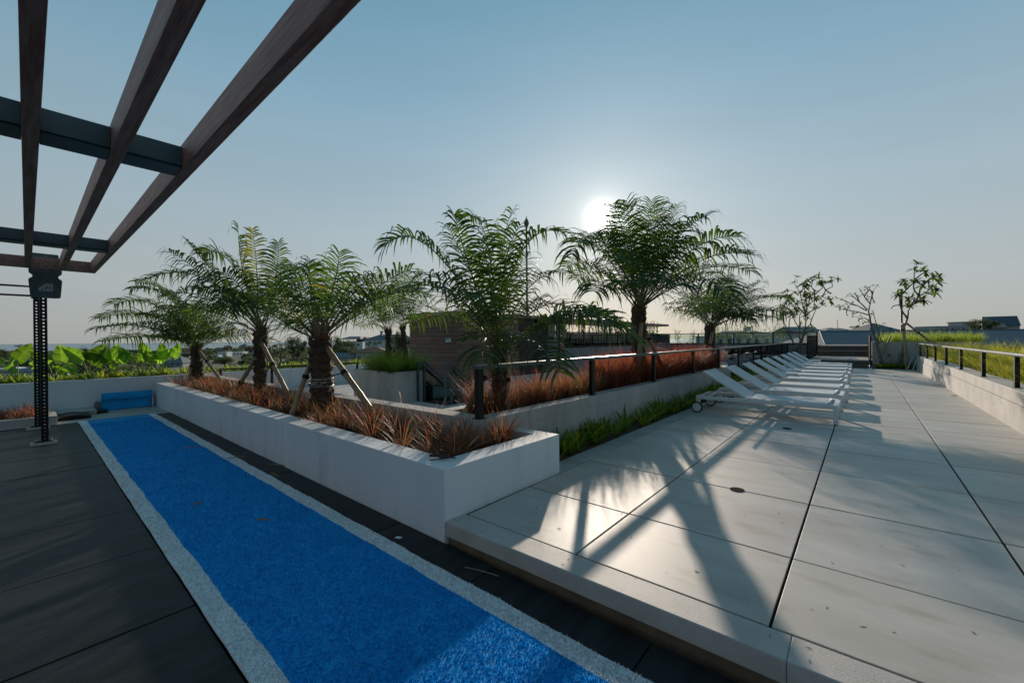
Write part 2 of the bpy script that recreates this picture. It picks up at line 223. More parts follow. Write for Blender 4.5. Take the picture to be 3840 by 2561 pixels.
FRANG={'t10':[[(1.29,26.89,0.17),(1.33,26.98,0.53),(1.48,27.15,0.94),(1.48,27.2,1.45),(1.49,27.26,1.97),(1.61,27.41,2.39),(1.65,27.49,2.75),(1.73,27.61,2.96)],[(1.59,27.15,2.38),(1.4,26.96,2.74),(1.32,26.86,2.99),(1.23,26.75,3.0),(1.08,26.58,2.96),(1.0,26.48,2.83)],[(1.33,26.93,2.97),(1.31,27.06,3.42),(1.26,27.15,3.51)],[(1.3,26.92,3.38),(1.53,27.01,3.7),(1.55,26.94,3.98),(1.51,26.81,4.03)],[(1.55,27.12,3.74),(1.79,27.32,4.02),(1.81,27.33,4.09)],[(1.71,27.26,2.94),(1.88,27.58,3.1),(2.08,27.91,3.29)],[(1.87,27.39,3.09),(2.21,27.92,3.25)],[(1.75,27.29,2.99),(1.84,27.28,3.27),(1.66,27.04,3.25),(1.59,26.88,3.26)],[(1.87,27.39,3.12),(2.02,27.66,3.44),(2.25,28.0,3.57),(2.5,28.36,3.65),(2.68,28.65,3.65)],[(2.01,27.51,3.42),(1.82,27.41,3.77),(1.86,27.52,4.18),(1.87,27.6,4.68)],[(1.85,27.38,4.17),(2.08,27.62,4.43),(2.28,27.84,4.54)],[(2.01,27.51,3.42),(2.04,27.22,3.78),(2.06,26.91,3.86)],[(2.07,27.56,3.76),(2.35,27.81,4.17),(2.47,27.94,4.27),(2.77,28.21,4.36)],[(2.35,27.79,4.17),(2.37,27.65,3.84),(2.43,27.54,3.78)]],'t9':[[(0.67,26.92,0.2),(0.58,26.86,0.78),(0.5,26.83,1.15),(0.44,26.8,1.46),(0.35,26.75,1.83),(0.25,26.7,2.31),(0.2,26.68,2.73),(0.27,26.77,3.15),(0.33,26.84,3.58),(0.23,26.79,3.94)],[(0.18,26.52,2.57),(-0.18,26.2,2.72),(-0.54,25.88,2.83),(-0.86,25.6,2.9)],[(0.12,26.47,2.78),(-0.26,26.29,3.05),(-0.63,26.12,3.22),(-0.79,26.12,3.36)],[(0.16,26.5,2.83),(-0.14,26.32,3.2),(-0.42,26.15,3.53),(-0.5,26.14,3.63)],[(0.26,26.59,3.09),(0.04,26.6,3.47),(-0.08,26.69,3.78)],[(0.3,26.62,3.35),(0.36,26.58,3.66),(0.32,26.44,3.7)],[(0.32,26.64,3.46),(0.41,26.9,3.21)],[(0.25,26.57,2.3),(0.02,26.54,2.44),(-0.16,26.54,2.4)],[(0.28,26.6,2.2),(0.1,26.66,2.23),(-0.02,26.77,2.21)],[(0.54,26.81,1.15),(0.56,26.76,1.72),(0.44,26.6,2.3),(0.34,26.46,2.77)],[(-0.18,26.22,2.72),(-0.39,26.49,2.64)],[(-0.26,26.15,3.04),(-0.47,26.22,3.11),(-0.57,26.37,3.02)],[(-0.14,26.25,3.2),(-0.3,26.36,3.64)],[(-0.62,25.85,2.84),(-0.62,26.47,2.65)],[(-0.86,25.65,2.9),(-0.92,26.19,3.08)],[(0.04,26.41,3.46),(0.18,26.54,3.72),(0.12,26.5,3.88)],[(0.5,26.77,1.15),(0.66,26.92,1.3),(0.58,26.87,1.67),(0.5,26.82,1.99)]],'t8':[[(-2.98,27.93,0.68),(-2.66,28.01,1.31),(-2.48,27.97,1.79),(-2.4,27.84,2.32),(-2.4,27.65,2.73)],[(-2.91,27.99,0.68),(-2.65,28.41,1.19),(-2.57,28.68,1.61),(-2.53,28.9,2.1),(-2.51,29.13,2.73)],[(-2.95,27.96,1.13),(-3.21,28.0,1.74),(-3.42,28.08,2.3),(-3.48,28.29,2.8),(-3.65,28.42,3.31)],[(-3.4,27.59,2.77),(-3.22,27.71,2.79),(-3.06,27.83,2.94)],[(-2.98,27.94,1.25),(-3.19,27.88,1.8),(-3.18,28.0,2.35),(-3.13,28.15,2.78),(-3.22,28.19,3.34)],[(-2.74,28.13,1.49),(-2.72,28.28,1.98),(-2.93,28.24,2.41),(-3.06,28.27,2.78),(-2.9,28.52,3.09)],[(-2.72,28.16,1.73),(-2.73,28.33,2.34),(-2.74,28.51,2.78),(-2.57,28.82,3.09)],[(-2.44,28.39,2.03),(-2.26,28.35,2.21),(-2.16,28.25,2.56),(-1.98,28.2,3.03),(-1.7,28.25,3.25)],[(-2.46,28.38,2.76),(-2.69,28.41,3.07),(-3.03,28.34,3.58),(-3.43,28.23,4.09)],[(-2.46,28.38,2.76),(-2.58,28.34,3.31),(-2.72,28.29,4.04),(-2.96,28.16,4.6)],[(-2.46,28.38,2.76),(-2.12,28.76,3.06),(-2.1,28.88,3.55),(-1.75,29.26,3.8),(-1.39,29.67,3.56)],[(-2.09,28.69,3.54),(-2.06,28.66,4.02),(-2.19,28.49,4.32),(-2.14,28.47,4.67)],[(-2.06,28.72,3.9),(-1.74,29.13,4.28),(-1.85,29.19,4.66)],[(-1.74,28.99,3.78),(-1.61,29.31,4.16),(-1.34,29.75,4.36),(-1.37,29.94,4.87)],[(-2.46,28.38,2.76),(-2.4,28.54,3.31),(-2.5,28.57,3.92),(-2.55,28.63,4.54)],[(-2.99,27.94,3.55),(-3.18,28.3,3.83)],[(-2.67,28.2,3.06),(-2.85,27.5,3.21),(-3.11,26.73,3.48)],[(-2.39,28.44,3.3),(-1.96,28.0,3.6)],[(-2.71,28.17,4.03),(-2.37,28.32,4.38)],[(-1.6,29.11,4.14),(-1.76,29.33,4.54)],[(-2.48,28.37,3.91),(-2.2,27.94,3.73)]]}

# ================================================================== SETTING
# gym floor: rubber tiles with fine joints
b = MB(gym)
xs = [-12.80 + 1.19 * k for k in range(0, 13)]
for x0, x1 in zip(xs, xs[1:]):
    for y0, y1 in ((-4.2, -3.0), (-3.0, -1.8), (-1.8, -.53), (-.53, .742), (2.012, 2.31)):
        dz = R.uniform(-.002, .002)
        yy = y1 if y1 != 2.31 else 2.298
        b.box(x0 + .004, x1 - .004, y0 + .004, yy - .003, FL - .03, FL + dz)
b.build('rubber_floor', MT['rubber'], kind='structure', bevel=.004)
b = MB(gym); b.box(-12.82, 3.2, -4.4, 2.298, FL - .2, FL - .034); b.build('floor_base', MT['joint'], kind='structure')
b = MB(gym); b.box(-14.72, -12.83, -4.4, 2.30, FL - .2, FL - .006); b.build('concrete_floor', MT['concrete_lt'], kind='structure')

# stone deck: paving slabs on a dark bed, a nosing along its front edge
b = MB()
jx = [-2.632, -1.553, -.379, .775, 1.875]
jy = [2.527, 3.408, 4.613, 5.828, 7.032] + [8.237 + 1.205 * k for k in range(0, 15)] + [26.55]
for i, (x0, x1) in enumerate(zip(jx, jx[1:])):
    for y0, y1 in zip(jy, jy[1:]):
        dz = R.uniform(-.0015, .0015)
        v = R.uniform(.90, 1.06); b.box(x0 + .008, x1 - .008, y0 + .008, y1 - .008, -.05, dz, (v, v * R.uniform(.985, 1.01), v * R.uniform(.96, 1.02)))
b.build('stone_deck', MT['stone'], kind='structure', bevel=.003)
b = MB()
for x0, x1 in ((-2.668, -.2815), (-.28, 2.6)):
    b.box(x0, x1, 2.308, 2.522, -.119, .0005)
b.build('deck_nosing', MT['stone_edge'], kind='structure', bevel=.006)
b = MB(); b.box(-2.66, 4.2, 2.53, 26.6, -.3, -.014); b.build('deck_bed', MT['joint'], kind='structure')
b = MB(); b.box(-2.66, 3., 2.335, 2.525, -.25, -.121); b.build('deck_ledge', MT['ledge'], kind='structure', bevel=.01)
b = MB()
y = 3.995
while y < 26.4:
    b.box(-2.872, -2.642, y, min(y + 1.2, 26.55) - .006, -.06, .006); y += 1.2
b.build('deck_kerb', MT['concrete'], kind='structure', bevel=.006)
b = MB(); b.box(-3.279, -2.874, 3.99, 26.55, -.2, -.03); b.build('border_soil', MT['soil'], kind='structure')

# path behind the planters, with an opening for the stair
b = MB()
for x0, x1, y0, y1 in ((-14.7, -8.56, 3.62, 29.45), (-7.42, -4.24, 3.62, 29.45), (-8.56, -7.42, 3.62, 6.5), (-8.56, -7.42, 9.2, 29.45), (-4.24, -3.3, 15., 27.2)):
    b.box(x0, x1, y0, y1, -.22, -.004)
b.build('path', MT['concrete_lt'], kind='structure')
# end steps and upper deck
b = MB()
b.box(-2.2, .2, 26.62, 27.0, -.1, .17)
b.build('lower_step', MT['deckwood'], kind='structure', bevel=.006)
b = MB(); x = -2.2
for k in range(34): b.box(-2.2, .2, 27.06 + k * .148, 27.20 + k * .148, .33, .385)
b.build('landing', MT['deckpale'], kind='structure')
b = MB(); b.box(-2.2, .2, 27.04, 32.1, -.1, .325); b.build('landing_base', MT['deckwood'], kind='structure')
b = MB(); b.box(-2.2, .2, 32.1, 32.55, .3, .68); b.build('middle_step', MT['deckwood'], kind='structure', bevel=.006)
b = MB(); b.box(-2.2, .2, 32.1, 32.55, .684, .715); b.build('step_tread', MT['deckpale'], kind='structure')
b = MB(); b.box(-2.2, .2, 32.56, 38, .3, 1.0); b.build('upper_deck', MT['deckwood'], kind='structure', bevel=.006)

# far land and sea
b = MB(); a = 1500
b.face([(-1120, -900, -14), (-1010, 200, -14), (-1240, 620, -14), (-900, 1600, -14), (1500, 1600, -14), (1500, -900, -14)])
b.build('land', MT['land'], kind='structure')
b = MB(); b.face([(-40000, -40000, -15), (-40000, 40000, -15), (40000, 40000, -15), (40000, -40000, -15)])
b.build('sea', MT['sea'], kind='structure')

# the storeys under the roof terrace
b = MB(); b.box(-15.8, 4.4, -8, 38, -13.9, -.4); b.build('lower_storeys', MT['wallwhite'], kind='structure')

# ================================================================== TURF LANE
def wob(x, a, ph): return a * (math.sin(x * 5.1 + ph) + .6 * math.sin(x * 11.7 + ph * 2) + .4 * math.sin(x * 23.1 + ph))
root = empty('turf_lane', (-6, 1.4, FL), 'blue artificial turf running lane with a white stripe along each side', 'turf lane')
def lane(name, y0f, y1f, m, z, x0=-12.78, x1=1.8, dx=.03):
    b = MB(gym); x = x0; prev = None
    while x < x1:
        p = [(x, y0f(x), FL + .001), (x, y0f(x), z), (x, y1f(x), z), (x, y1f(x), FL + .001)]
        q = [b.pt(v) for v in p]
        if prev:
            for k in range(3): b.f.append([prev[k], q[k], q[k + 1], prev[k + 1]]); b.m.append(0)
        prev = q; x += dx
    return b.build(name, m, root)
e1 = lambda x: .748 + wob(x, .0015, 1); e2 = lambda x: .872 + wob(x, .004, 2); e3 = lambda x: 1.873 + wob(x, .004, 3); e4 = lambda x: 2.006 + wob(x, .004, 5)
lane('blue_turf', e2, e3, MT['turf'], FL + .020)
o1 = lane('white_stripe', e1, lambda x: e2(x) - .0005, MT['turf_white'], FL + .020)
o2 = lane('white_stripe', lambda x: e3(x) + .0005, e4, MT['turf_white'], FL + .020)
def pile(name, f0, f1, n, m, h):
    """fibres standing up from the turf, thinning out evenly up the lane"""
    b = MB(gym)
    for _ in range(n):
        x = .6 - 1.0 * (13.2 / 1.0) ** R.random() + .4; y = R.uniform(f0(x) + .002, f1(x) - .002)
        k = 1 + .06 * max(0, -x - 1.5)
        a = R.uniform(0, 2 * PI); w = R.uniform(.003, .006) * k; hh = h * R.uniform(.6, 1.25); l = R.uniform(0, .011); a2 = R.uniform(0, 2 * PI)
        v = R.uniform(.6, 1.2); c = (v, v, v); z = FL + .019
        dx, dy = math.cos(a) * w, math.sin(a) * w
        b.face([(x - dx, y - dy, z), (x + dx, y + dy, z), (x + math.cos(a2) * l, y + math.sin(a2) * l, z + hh)], c)
    return b.build(name, m, root)
pile('blue_pile', e2, e3, 100000, MT['pile_blue'], .012)
pile('white_pile', e1, e2, 17000, MT['pile_white'], .012)
pile('white_pile', e3, e4, 17000, MT['pile_white'], .012)

# ================================================================== PLANTERS AND WALLS
root = empty('white_planter', (-8.5, 3.0, FL), 'long low white rendered planter with a return at the deck corner', 'planter')
b = MB()
P = lambda x, y: (x, y - .0173 * (x + 2.67) if y < 3 else y)
b.prism([P(-14.68, 2.30), (-2.668, 2.30), (-2.648, 3.99), (-3.278, 3.99), (-3.278, 3.83), (-2.892, 3.83), (-2.905, 2.555), P(-14.68, 2.58)], FL - .03, .43)
b.build('wall', MT['white'], root, bevel=.005)
b = MB(); b.prism([P(-14.67, 2.585), (-2.91, 2.56), (-2.897, 3.825), (-3.27, 3.825), (-3.27, 3.368), (-14.67, 3.368)], .0, .325); b.build('soil', MT['soil'], root)

root = empty('concrete_planter', (-3.7, 8, 0), 'grey concrete planter edging the sun deck, full of red grass and palms', 'planter')
b = MB()
b.prism([(-14.5, 3.37), (-3.28, 3.37), (-3.28, 14.9), (-4.24, 14.9), (-4.24, 3.62), (-14.5, 3.62)], -.3, .44)
b.prism([(-14.5, 3.37), (-3.28, 3.37), (-3.28, 14.9), (-3.5, 14.9), (-3.5, 3.62), (-14.5, 3.62)], .4405, .605)
b.box(-4.24, -4.04, 3.6205, 14.9, .4405, .605); b.box(-4.0395, -3.5005, 14.7, 14.9, .4405, .605)
b.build('wall', MT['concrete'], root, bevel=.006)
b = MB(); b.box(-4.04, -3.5, 3.62, 14.7, .445, .53); b.build('soil', MT['soil'], root)

root = empty('deck_side_planter', (2.6, 15, 0), 'long grey stone kerb planter on the right of the deck full of green grass', 'planter')
b = MB(); b.box(1.882, 2.24, 2.33, 27.6, .412, .632); b.box(4., 4.25, 2.33, 27.6, -.3, .632); b.build('coping', MT['concrete_lt'], root, bevel=.008)
b = MB(); y = 2.33
while y < 27.5: b.box(1.862, 2.2, y + .003, min(27.6, y + 2.4) - .003, -.03, .409); y += 2.4
b.build('cladding_panel', MT['concrete_lt'], root, bevel=.004)
b = MB(); b.box(2.242, 3.998, 2.33, 27.6, .1, .56); b.build('soil', MT['soil'], root)

root = empty('end_planter', (1.1, 27.4, 0), 'grey concrete planter wall across the far end of the deck', 'planter')
b = MB(); b.box(.33, 4.2, 27.2, 27.45, -.05, 1.26); b.box(.33, 4.2, 30.6, 30.8, -.05, 1.26); b.box(.33, .55, 27.4505, 30.5995, -.05, 1.26)
b.build('wall', MT['concrete'], root, bevel=.006)
b = MB(); b.box(.551, 4.2, 27.451, 30.599, .8, 1.15); b.build('soil', MT['soil'], root)
b = MB(); b.box(.33, 1.86, 26.57, 27.2, -.2, .02); b.build('end_bed_soil', MT['soil'], kind='structure')

root = empty('gate_planter', (-3.1, 28.2, 0), 'low grey planter beside the picket fence at the far end', 'planter')
b = MB(); b.prism([(-4.2, 27.3), (-2.36, 27.3), (-2.36, 29.3), (-4.2, 29.3)], -.05, .58); b.build('wall', MT['concrete'], root, bevel=.006)
b = MB(); b.box(-4.1, -2.46, 27.4, 29.2, .584, .60); b.build('soil', MT['soil'], root)

root = empty('parapet_trough', (-15.2, 3, FL), 'white parapet trough along the seaward edge, planted with strap leaves', 'planter')
b = MB(); b.box(-14.88, -14.70, -5, 9.6, -.3, .6); b.box(-15.75, -15.57, -5, 9.6, -.3, .6); b.build('wall', MT['white'], root, bevel=.006)
b = MB(); b.box(-15.57, -14.88, -5, 9.6, .2, .5); b.build('soil', MT['soil'], root)

root = empty('grey_planter_box', (-9.5, 6.3, 0), 'square grey concrete planter box with two young palms behind the path', 'planter')
b = MB()
x0, x1, y0, y1 = -10.55, -8.52, 5.95, 7.0
b.prism([(x0, y0), (x1, y0), (x1, y0 + .12), (x0, y0 + .12)], -.03, .75); b.box(x0, x1, y1 - .12, y1, -.03, .75)
b.box(x0, x0 + .12, y0 + .121, y1 - .121, -.03, .75); b.box(x1 - .12, x1, y0 + .121, y1 - .121, -.03, .75)
b.build('wall', MT['concrete'], root, bevel=.006)
b = MB(); b.box(x0 + .12, x1 - .12, y0 + .12, y1 - .12, .2, .69); b.build('soil', MT['soil'], root)

root = empty('stone_planter_box', (-14, -.5, FL), 'low square stone planter box behind the steel rig, with red grass', 'planter')
b = MB(gym)
b.box(-14.6, -12.87, .33, .45, FL - .01, .0); b.box(-12.99, -12.87, -2.2, .3295, FL - .01, .0); b.box(-14.6, -12.9905, -2.2, -2.08, FL - .01, 0); b.box(-14.6, -14.48, -2.0795, .3295, FL - .01, 0)
b.build('wall', MT['concrete_lt'], root, bevel=.005)
b = MB(gym); b.box(-14.47, -13., -2.07, .32, FL, -.05); b.build('soil', MT['soil'], root)

# perimeter wall with glass balustrade at the back
root = empty('glass_balustrade', (-6, 29.5, 0), 'glass balustrade with black rails on the grey perimeter wall', 'balustrade')
b = MB(); b.box(-10.45, -10.2, 15.3, 29.75, -.1, 1.12); b.box(-10.1995, -2.3, 29.5, 29.75, -.1, 1.12); b.build('wall', MT['panel'], root)
b = MB()
for k in range(13): b.box(-10.199, -10.185, 15.32 + k * 1.1, 15.32 + k * 1.1 + 1.08, .02, .93)
for k in range(7): b.box(-10.1 + k * 1.1, -10.1 + k * 1.1 + 1.08, 29.486, 29.499, .02, .93)
b.build('cladding_panel', MT['panel'], root, bevel=.003)
b = MB(); b.box(-10.38, -10.24, 15.3, 29.6, 1.122, 1.2); b.box(-10.2395, -2.3, 29.54, 29.68, 1.122, 1.2); b.build('bottom_rail', MT['black'], root)
b = MB(); b.box(-10.34, -10.28, 15.3, 29.58, 1.81, 1.855); b.box(-10.2795, -2.0, 29.57, 29.63, 1.81, 1.855); b.build('top_rail', MT['black'], root)
py = [15.35 + 2.36 * k for k in range(6)]
for v in py:
    b = MB(); b.box(-10.35, -10.29, v, v + .07, 1.2, 1.809); b.build('post', MT['black'], root)
px = [-10.67 + 2.15 * k for k in range(5)]
for v in px[0:]:
    b = MB(); b.box(v, v + .07, 29.57, 29.63, 1.2, 1.809); b.build('post', MT['black'], root)
b = MB(); b.box(-2.06, -2.0, 29.57, 29.63, .6, 1.809); b.build('post', MT['black'], root)
for v in py:
    b = MB(); b.box(-10.322, -10.312, v + .075, v + 2.35, 1.203, 1.805); b.build('glass_panel', MT['glass'], root)
for v in px:
    b = MB(); b.box(v + .075, min(v + 2.145, -2.07), 29.597, 29.607, 1.203, 1.805); b.build('glass_panel', MT['glass'], root)

# ================================================================== BALUSTRADES OF THE DECK
def railing(name, label, x, y0, y1, posts, zb, zt, pw):
    r = empty(name, (x, y0, zb), label, 'railing')
    b = MB(); b.box(x - .05, x + .05, y0 - .06, y1, zt - .045, zt - .012); b.build('top_rail', MT['steel'], r, bevel=.004)
    b = MB(); b.box(x - .052, x + .052, y0 - .062, y1, zt - .0118, zt); b.build('rail_cap', MT['railtop'], r, bevel=.003)
    for v in posts:
        b = MB(); b.box(x - .03, x + .03, v - pw / 2, v + pw / 2, zb, zt - .0455); b.box(x - .05, x + .05, v - pw / 2 - .02, v + pw / 2 + .02, zb, zb + .008); b.build('post', MT['black'], r, bevel=.003)
    return r
lp = [3.44, 6.04, 8.645, 11.29, 13.8, 16.4, 19.04, 21.66, 24.2, 26.74, 28.96]
rl = railing('deck_railing', 'black steel railing along the left of the sun deck behind the loungers', -3.37, 3.44, 29.0, lp[:5], .605, 1.215, .09)
for v in lp[5:]:
    b = MB(); b.box(-3.40, -3.34, v - .045, v + .045, -.05, 1.1695); b.build('post', MT['black'], rl, bevel=.003)
for v0, v1 in zip(lp[4:], lp[5:]):
    b = MB(); b.box(-3.376, -3.364, v0 + .05 if v0 > 14 else 14.93, v1 - .05, .03, 1.165); b.build('glass_panel', MT['glass'], rl)
railing('kerb_railing', 'black steel railing on the stone kerb in front of the tall green grass', 1.98, 3.0, 27.2, [3.05, 5.69, 8.29, 10.89, 13.45, 16.15, 18.72, 21.32, 23.9, 26.5], .632, 1.21, .1)
r = empty('path_handrail', (-13.5, 5, 0), 'thin black handrail in front of the white parapet behind the palms', 'railing')
b = MB(); b.box(-13.53, -13.47, 3.66, 7.8, .735, .775); b.build('top_rail', MT['black'], r, bevel=.003)
for v in (3.7, 5.0, 6.35, 7.75):
    b = MB(); b.box(-13.52, -13.48, v - .03, v + .03, 0, .734); b.build('post', MT['black'], r)

# picket fences either side of the end steps
for nm, x, y0, y1, lab in (('picket_fence', -2.28, 27.25, 33., 'black picket fence on the left of the end steps'), ('picket_fence', .27, 27.0, 33., 'black picket fence on the right of the end steps, seen edge on')):
    r = empty(nm, (x, y0, 0), lab, 'fence'); v = y0
    while v < y1:
        b = MB(); b.box(x - .03, x + .03, v, v + .16, .0 if v < y0 + .1 else .2, 1.63 if x < 0 else 1.62); b.build('picket', MT['black'], r, bevel=.003); v += .42
    b = MB(); b.box(x + .031, x + .05, y0, y1, .5, .56); b.box(x + .031, x + .05, y0, y1, 1.4, 1.46); b.build('cross_rail', MT['black'], r)

# ================================================================== PAVILION AND STAIR
bd = empty('timber_pavilion', (-10.9, 11.8, 0), 'flat roofed stair pavilion clad in dark horizontal timber boards', 'pavilion')
b = MB()
for k in range(17):
    z0 = .03 + k * .135
    v = R.uniform(.65, 1.25); c = (v, v * R.uniform(.95, 1.0), v * R.uniform(.9, 1.0))
    xs2 = [-12.2, R.uniform(-11.6, -10.6), -9.78]
    for a0, a1 in zip(xs2, xs2[1:]):
        v = R.uniform(.78, 1.15); c = (v, v, v)
        b.box(a0 + .002, a1 - .002, 9.0, 9.03, z0, z0 + .124, c)
    ys2 = [9.0, R.uniform(9.8, 11.4), 12.1]
    for a0, a1 in zip(ys2, ys2[1:]):
        v = R.uniform(.78, 1.15); c = (v, v, v)
        b.box(-9.81, -9.779, a0 + .0325, a1 - .002, z0, z0 + .124, c)
b.build('board_cladding', MT['board'], bd)
b = MB(); b.box(-12.19, -9.815, 9.035, 12.95, -.1, 2.3); b.box(-12.19, -10.2, 12.955, 15.1, -.1, 2.3); b.build('core_wall', MT['dark'], bd)
for y0, y1 in ((12.12, 12.97), (13.95, 14.72)):
    b = MB()
    for k in range(33): b.obox((-9.80, y0, .1 + k * .067), (.03, 0, .022), (0, y1 - y0, 0), (-.006, 0, .012))
    b.build('louvre_panel', MT['concrete'] if y0 > 13 else MT['board'], bd)
b = MB(); b.box(-9.86, -9.82, 13.0, 13.93, .02, 2.1); b.build('door', MT['dark'], bd)
b = MB(); b.box(-9.85, -9.70, 14.74, 15.04, 0, 2.299); b.build('corner_post', MT['board'], bd, bevel=.005)
b = MB(); b.box(-12.3, -9.66, 8.94, 27.4, 2.3, 2.43); b.build('roof', MT['wood'], bd, bevel=.01)
b = MB(); b.box(-9.98, -9.86, 24.1, 24.26, 0, 2.299); b.build('column', MT['wood'], bd)
r = empty('exit_notice', (-10.17, 8.99, 1.5), 'small teal and white notice on the timber boards', 'sign')
b = MB(); b.box(-10.28, -10.05, 8.982, 8.998, 1.455, 1.57); b.build('plate', MT['paper'], r)
b = MB(); b.box(-10.27, -10.13, 8.979, 8.9815, 1.505, 1.562); b.build('green_field', MT['signteal'], r)
b = MB(); b.box(-10.255, -10.21, 8.976, 8.9785, 1.53, 1.54); b.build('pictogram', MT['dark'], r)
b = MB(); b.box(-10.115, -10.105, 8.979, 8.9815, 1.475, 1.555); b.build('pictogram', MT['dark'], r)
r = empty('finial_mast', (-10.4, 13.4, 2.43), 'slim mast with a bud shaped finial rising from the pavilion roof', 'mast')
b = MB(); b.tube([(-10.4, 13.4, 2.43), (-10.4, 13.4, 6.0)], [.045, .035], 10); b.build('pole', MT['bark'], r, smooth=True)
prof = [(0.05, 5.98), (.03, 6.02), (.07, 6.07), (.105, 6.17), (.10, 6.25), (.06, 6.33), (.02, 6.40), (.008, 6.50)]
b = MB(); b.tube([(-10.4, 13.4, z) for _, z in prof], [q for q, _ in prof], 12); b.build('bud_finial', MT['bark'], r, smooth=True)
b = MB(); b.box(-9.55, -9.35, 9.1, 15.5, -.05, .22); o = b.build('low_plinth_wall', MT['concrete'], bevel=.005); tag(o, 'low grey plinth wall at the foot of the timber pavilion', 'wall')

st = empty('stair', (-8, 6.7, 0), 'dark stair going down between two steel handrails with smoked glass', 'stair')
b = MB()
for k in range(9): b.box(-8.44, -7.56, 6.7 + k * .27, 6.98 + k * .27, -2.2, -.02 - k * .2)
b.build('steps', MT['dark'], st)
for x, ys0 in ((-8.49, 6.7), (-7.5, 6.72)):
    b = MB()
    b.box(x - .025, x + .025, ys0 - .22, ys0 + .02, .93, .975); b.box(x - .025, x + .025, ys0 - .22, ys0 - .17, .0, .9295)
    b.box(x - .025, x + .025, ys0 - .03, ys0 + .02, -.1, .9295)
    b.obox((x - .025, ys0 + .021, .93), (.05, 0, 0), (0, 1.9, -1.46), (0, 0, .05)); b.obox((x + .03, ys0 + .021, .80), (.04, 0, 0), (0, 1.9, -1.46), (0, 0, .045))
    b.build('handrail', MT['steel'], st)
    b = MB(); b.face([(x, ys0 + .03, -.05), (x, ys0 + 1.9, -1.3), (x, ys0 + 1.9, -.55), (x, ys0 + .03, .88)]); b.build('glass_panel', MT['darkglass'], st)

# ================================================================== PERGOLA
pg = empty('pergola', (-5, .3, FL), 'dark timber pergola of long beams crossed by steel bars overhead', 'pergola')
ZB = 2.70
for k, yb in enumerate((.76, .4, .035, -.33, -.70, -1.07)):
    b = MB(gym); n = 40
    for i in range(n):
        x0 = -10.09 + (13.6) * i / n; x1 = -10.09 + 13.6 * (i + 1) / n
    b.box(-10.09, 3.5, yb, yb + .07, ZB, ZB + .172); b.build('timber_beam', MT['wood'], pg, bevel=.004)
for x in (-3.85, -7.86, .2):
    for ya, yc in ((-1.0, -.70), (-.63, -.33), (-.26, .035), (.105, .4), (.47, .76)):
        b = MB(gym); b.box(x, x + .245, ya + .0005, yc - .0005, ZB + .02, ZB + .15); b.box(x + .02, x + .225, ya + .001, yc - .001, ZB + .006, ZB + .0195); b.build('steel_crossbar', MT['steel'], pg, bevel=.003)
b = MB(gym); b.box(-10.165, -10.0905, -1.07, .83, ZB - .001, ZB + .179); b.build('end_beam', MT['wood'], pg, bevel=.004)
for x in (-9.8, 3.1):
    b = MB(gym); b.box(x, x + .12, -1.5, -1.38, FL, ZB - .002); b.build('post', MT['steel'], pg)
for x in (-9.8, 3.1):
    b = MB(gym); b.box(x, x + .12, -1.5, .9 if x > 0 else -.9, ZB - .1, ZB - .0025); b.build('bearer', MT['steel'], pg)

# ================================================================== TRAINING RIG
rg = empty('training_rig', (-10.5, .37, FL), 'black perforated steel training rig with pull up bars and a name plate', 'exercise rig')
def post_mesh(cx, cy, z0, z1):
    """square tube whose front and back walls carry a row of round holes"""
    b = MB(); h = .042; hx = .04; pitch = .0583; r = .0138; n = int((z1 - z0) / pitch)
    for xs_ in (hx, -hx):
        for k in range(n):
            zc = z0 + pitch * (k + .5); N = 16
            sq = []; ci = []
            for j in range(N):
                a = 2 * PI * j / N; ca, sa = math.cos(a), math.sin(a); s = 1 / max(abs(ca), abs(sa))
                sq.append((cx + xs_, cy + ca * s * h, zc + sa * s * pitch / 2)); ci.append((cx + xs_, cy + ca * r, zc + sa * r))
            A = [b.pt(p) for p in sq]; B = [b.pt(p) for p in ci]
            for j in range(N):
                j2 = (j + 1) % N; b.f.append([A[j], A[j2], B[j2], B[j]]); b.m.append(0)
            if xs_ > 0:
                D = [b.pt((p[0] - .012, p[1], p[2])) for p in ci]
                for j in range(N): b.f.append([B[j], B[(j + 1) % N], D[(j + 1) % N], D[j]]); b.m.append(0)
    for ys_ in (-h, h): b.face([(cx - hx, cy + ys_, z0), (cx + hx, cy + ys_, z0), (cx + hx, cy + ys_, z0 + n * pitch), (cx - hx, cy + ys_, z0 + n * pitch)])
    b.face([(cx - hx, cy - h, z0 + n * pitch), (cx + hx, cy - h, z0 + n * pitch), (cx + hx, cy + h, z0 + n * pitch), (cx - hx, cy + h, z0 + n * pitch)])
    return b
for cx, cy in ((-10.49, .369), (-12.43, .345)):
    o = post_mesh(cx, cy, FL + .06, 2.42).build('perforated_post', MT['black'], rg)
for cx in (-10.49, -12.43):
    b = MB(); b.box(cx - .04, cx + .04, -1.55, -1.47, FL + .06, 2.42); b.build('perforated_post', MT['black'], rg)
for cx, cy in ((-10.45, .355), (-12.43, .345), (-10.45, -1.51), (-12.43, -1.51)):
    w = .152
    b = MB(); b.box(cx - .075, cx + .075, cy - w, cy + w, FL + .001, FL + .022); b.box(cx - .075, cx - .06, cy - w, cy + w, FL + .0225, FL + .045); b.box(cx + .06, cx + .075, cy - w, cy + w, FL + .0225, FL + .045)
    f = b.build('base_plate', MT['galv'], rg, bevel=.003)
    b = MB(); b.box(cx - .05, cx + .05, cy - .1, cy + .1, FL + .023, FL + .06); b.build('shoe', MT['black'], f)
    for s in (-1, 1):
        b = MB(); b.tube([(cx, cy + s * .085, FL + .06), (cx, cy + s * .085, FL + .085)], .014, 6); b.tube([(cx, cy + s * .085, FL + .085), (cx, cy + s * .085, FL + .10)], .007, 8); b.build('bolt', MT['galv'], f)
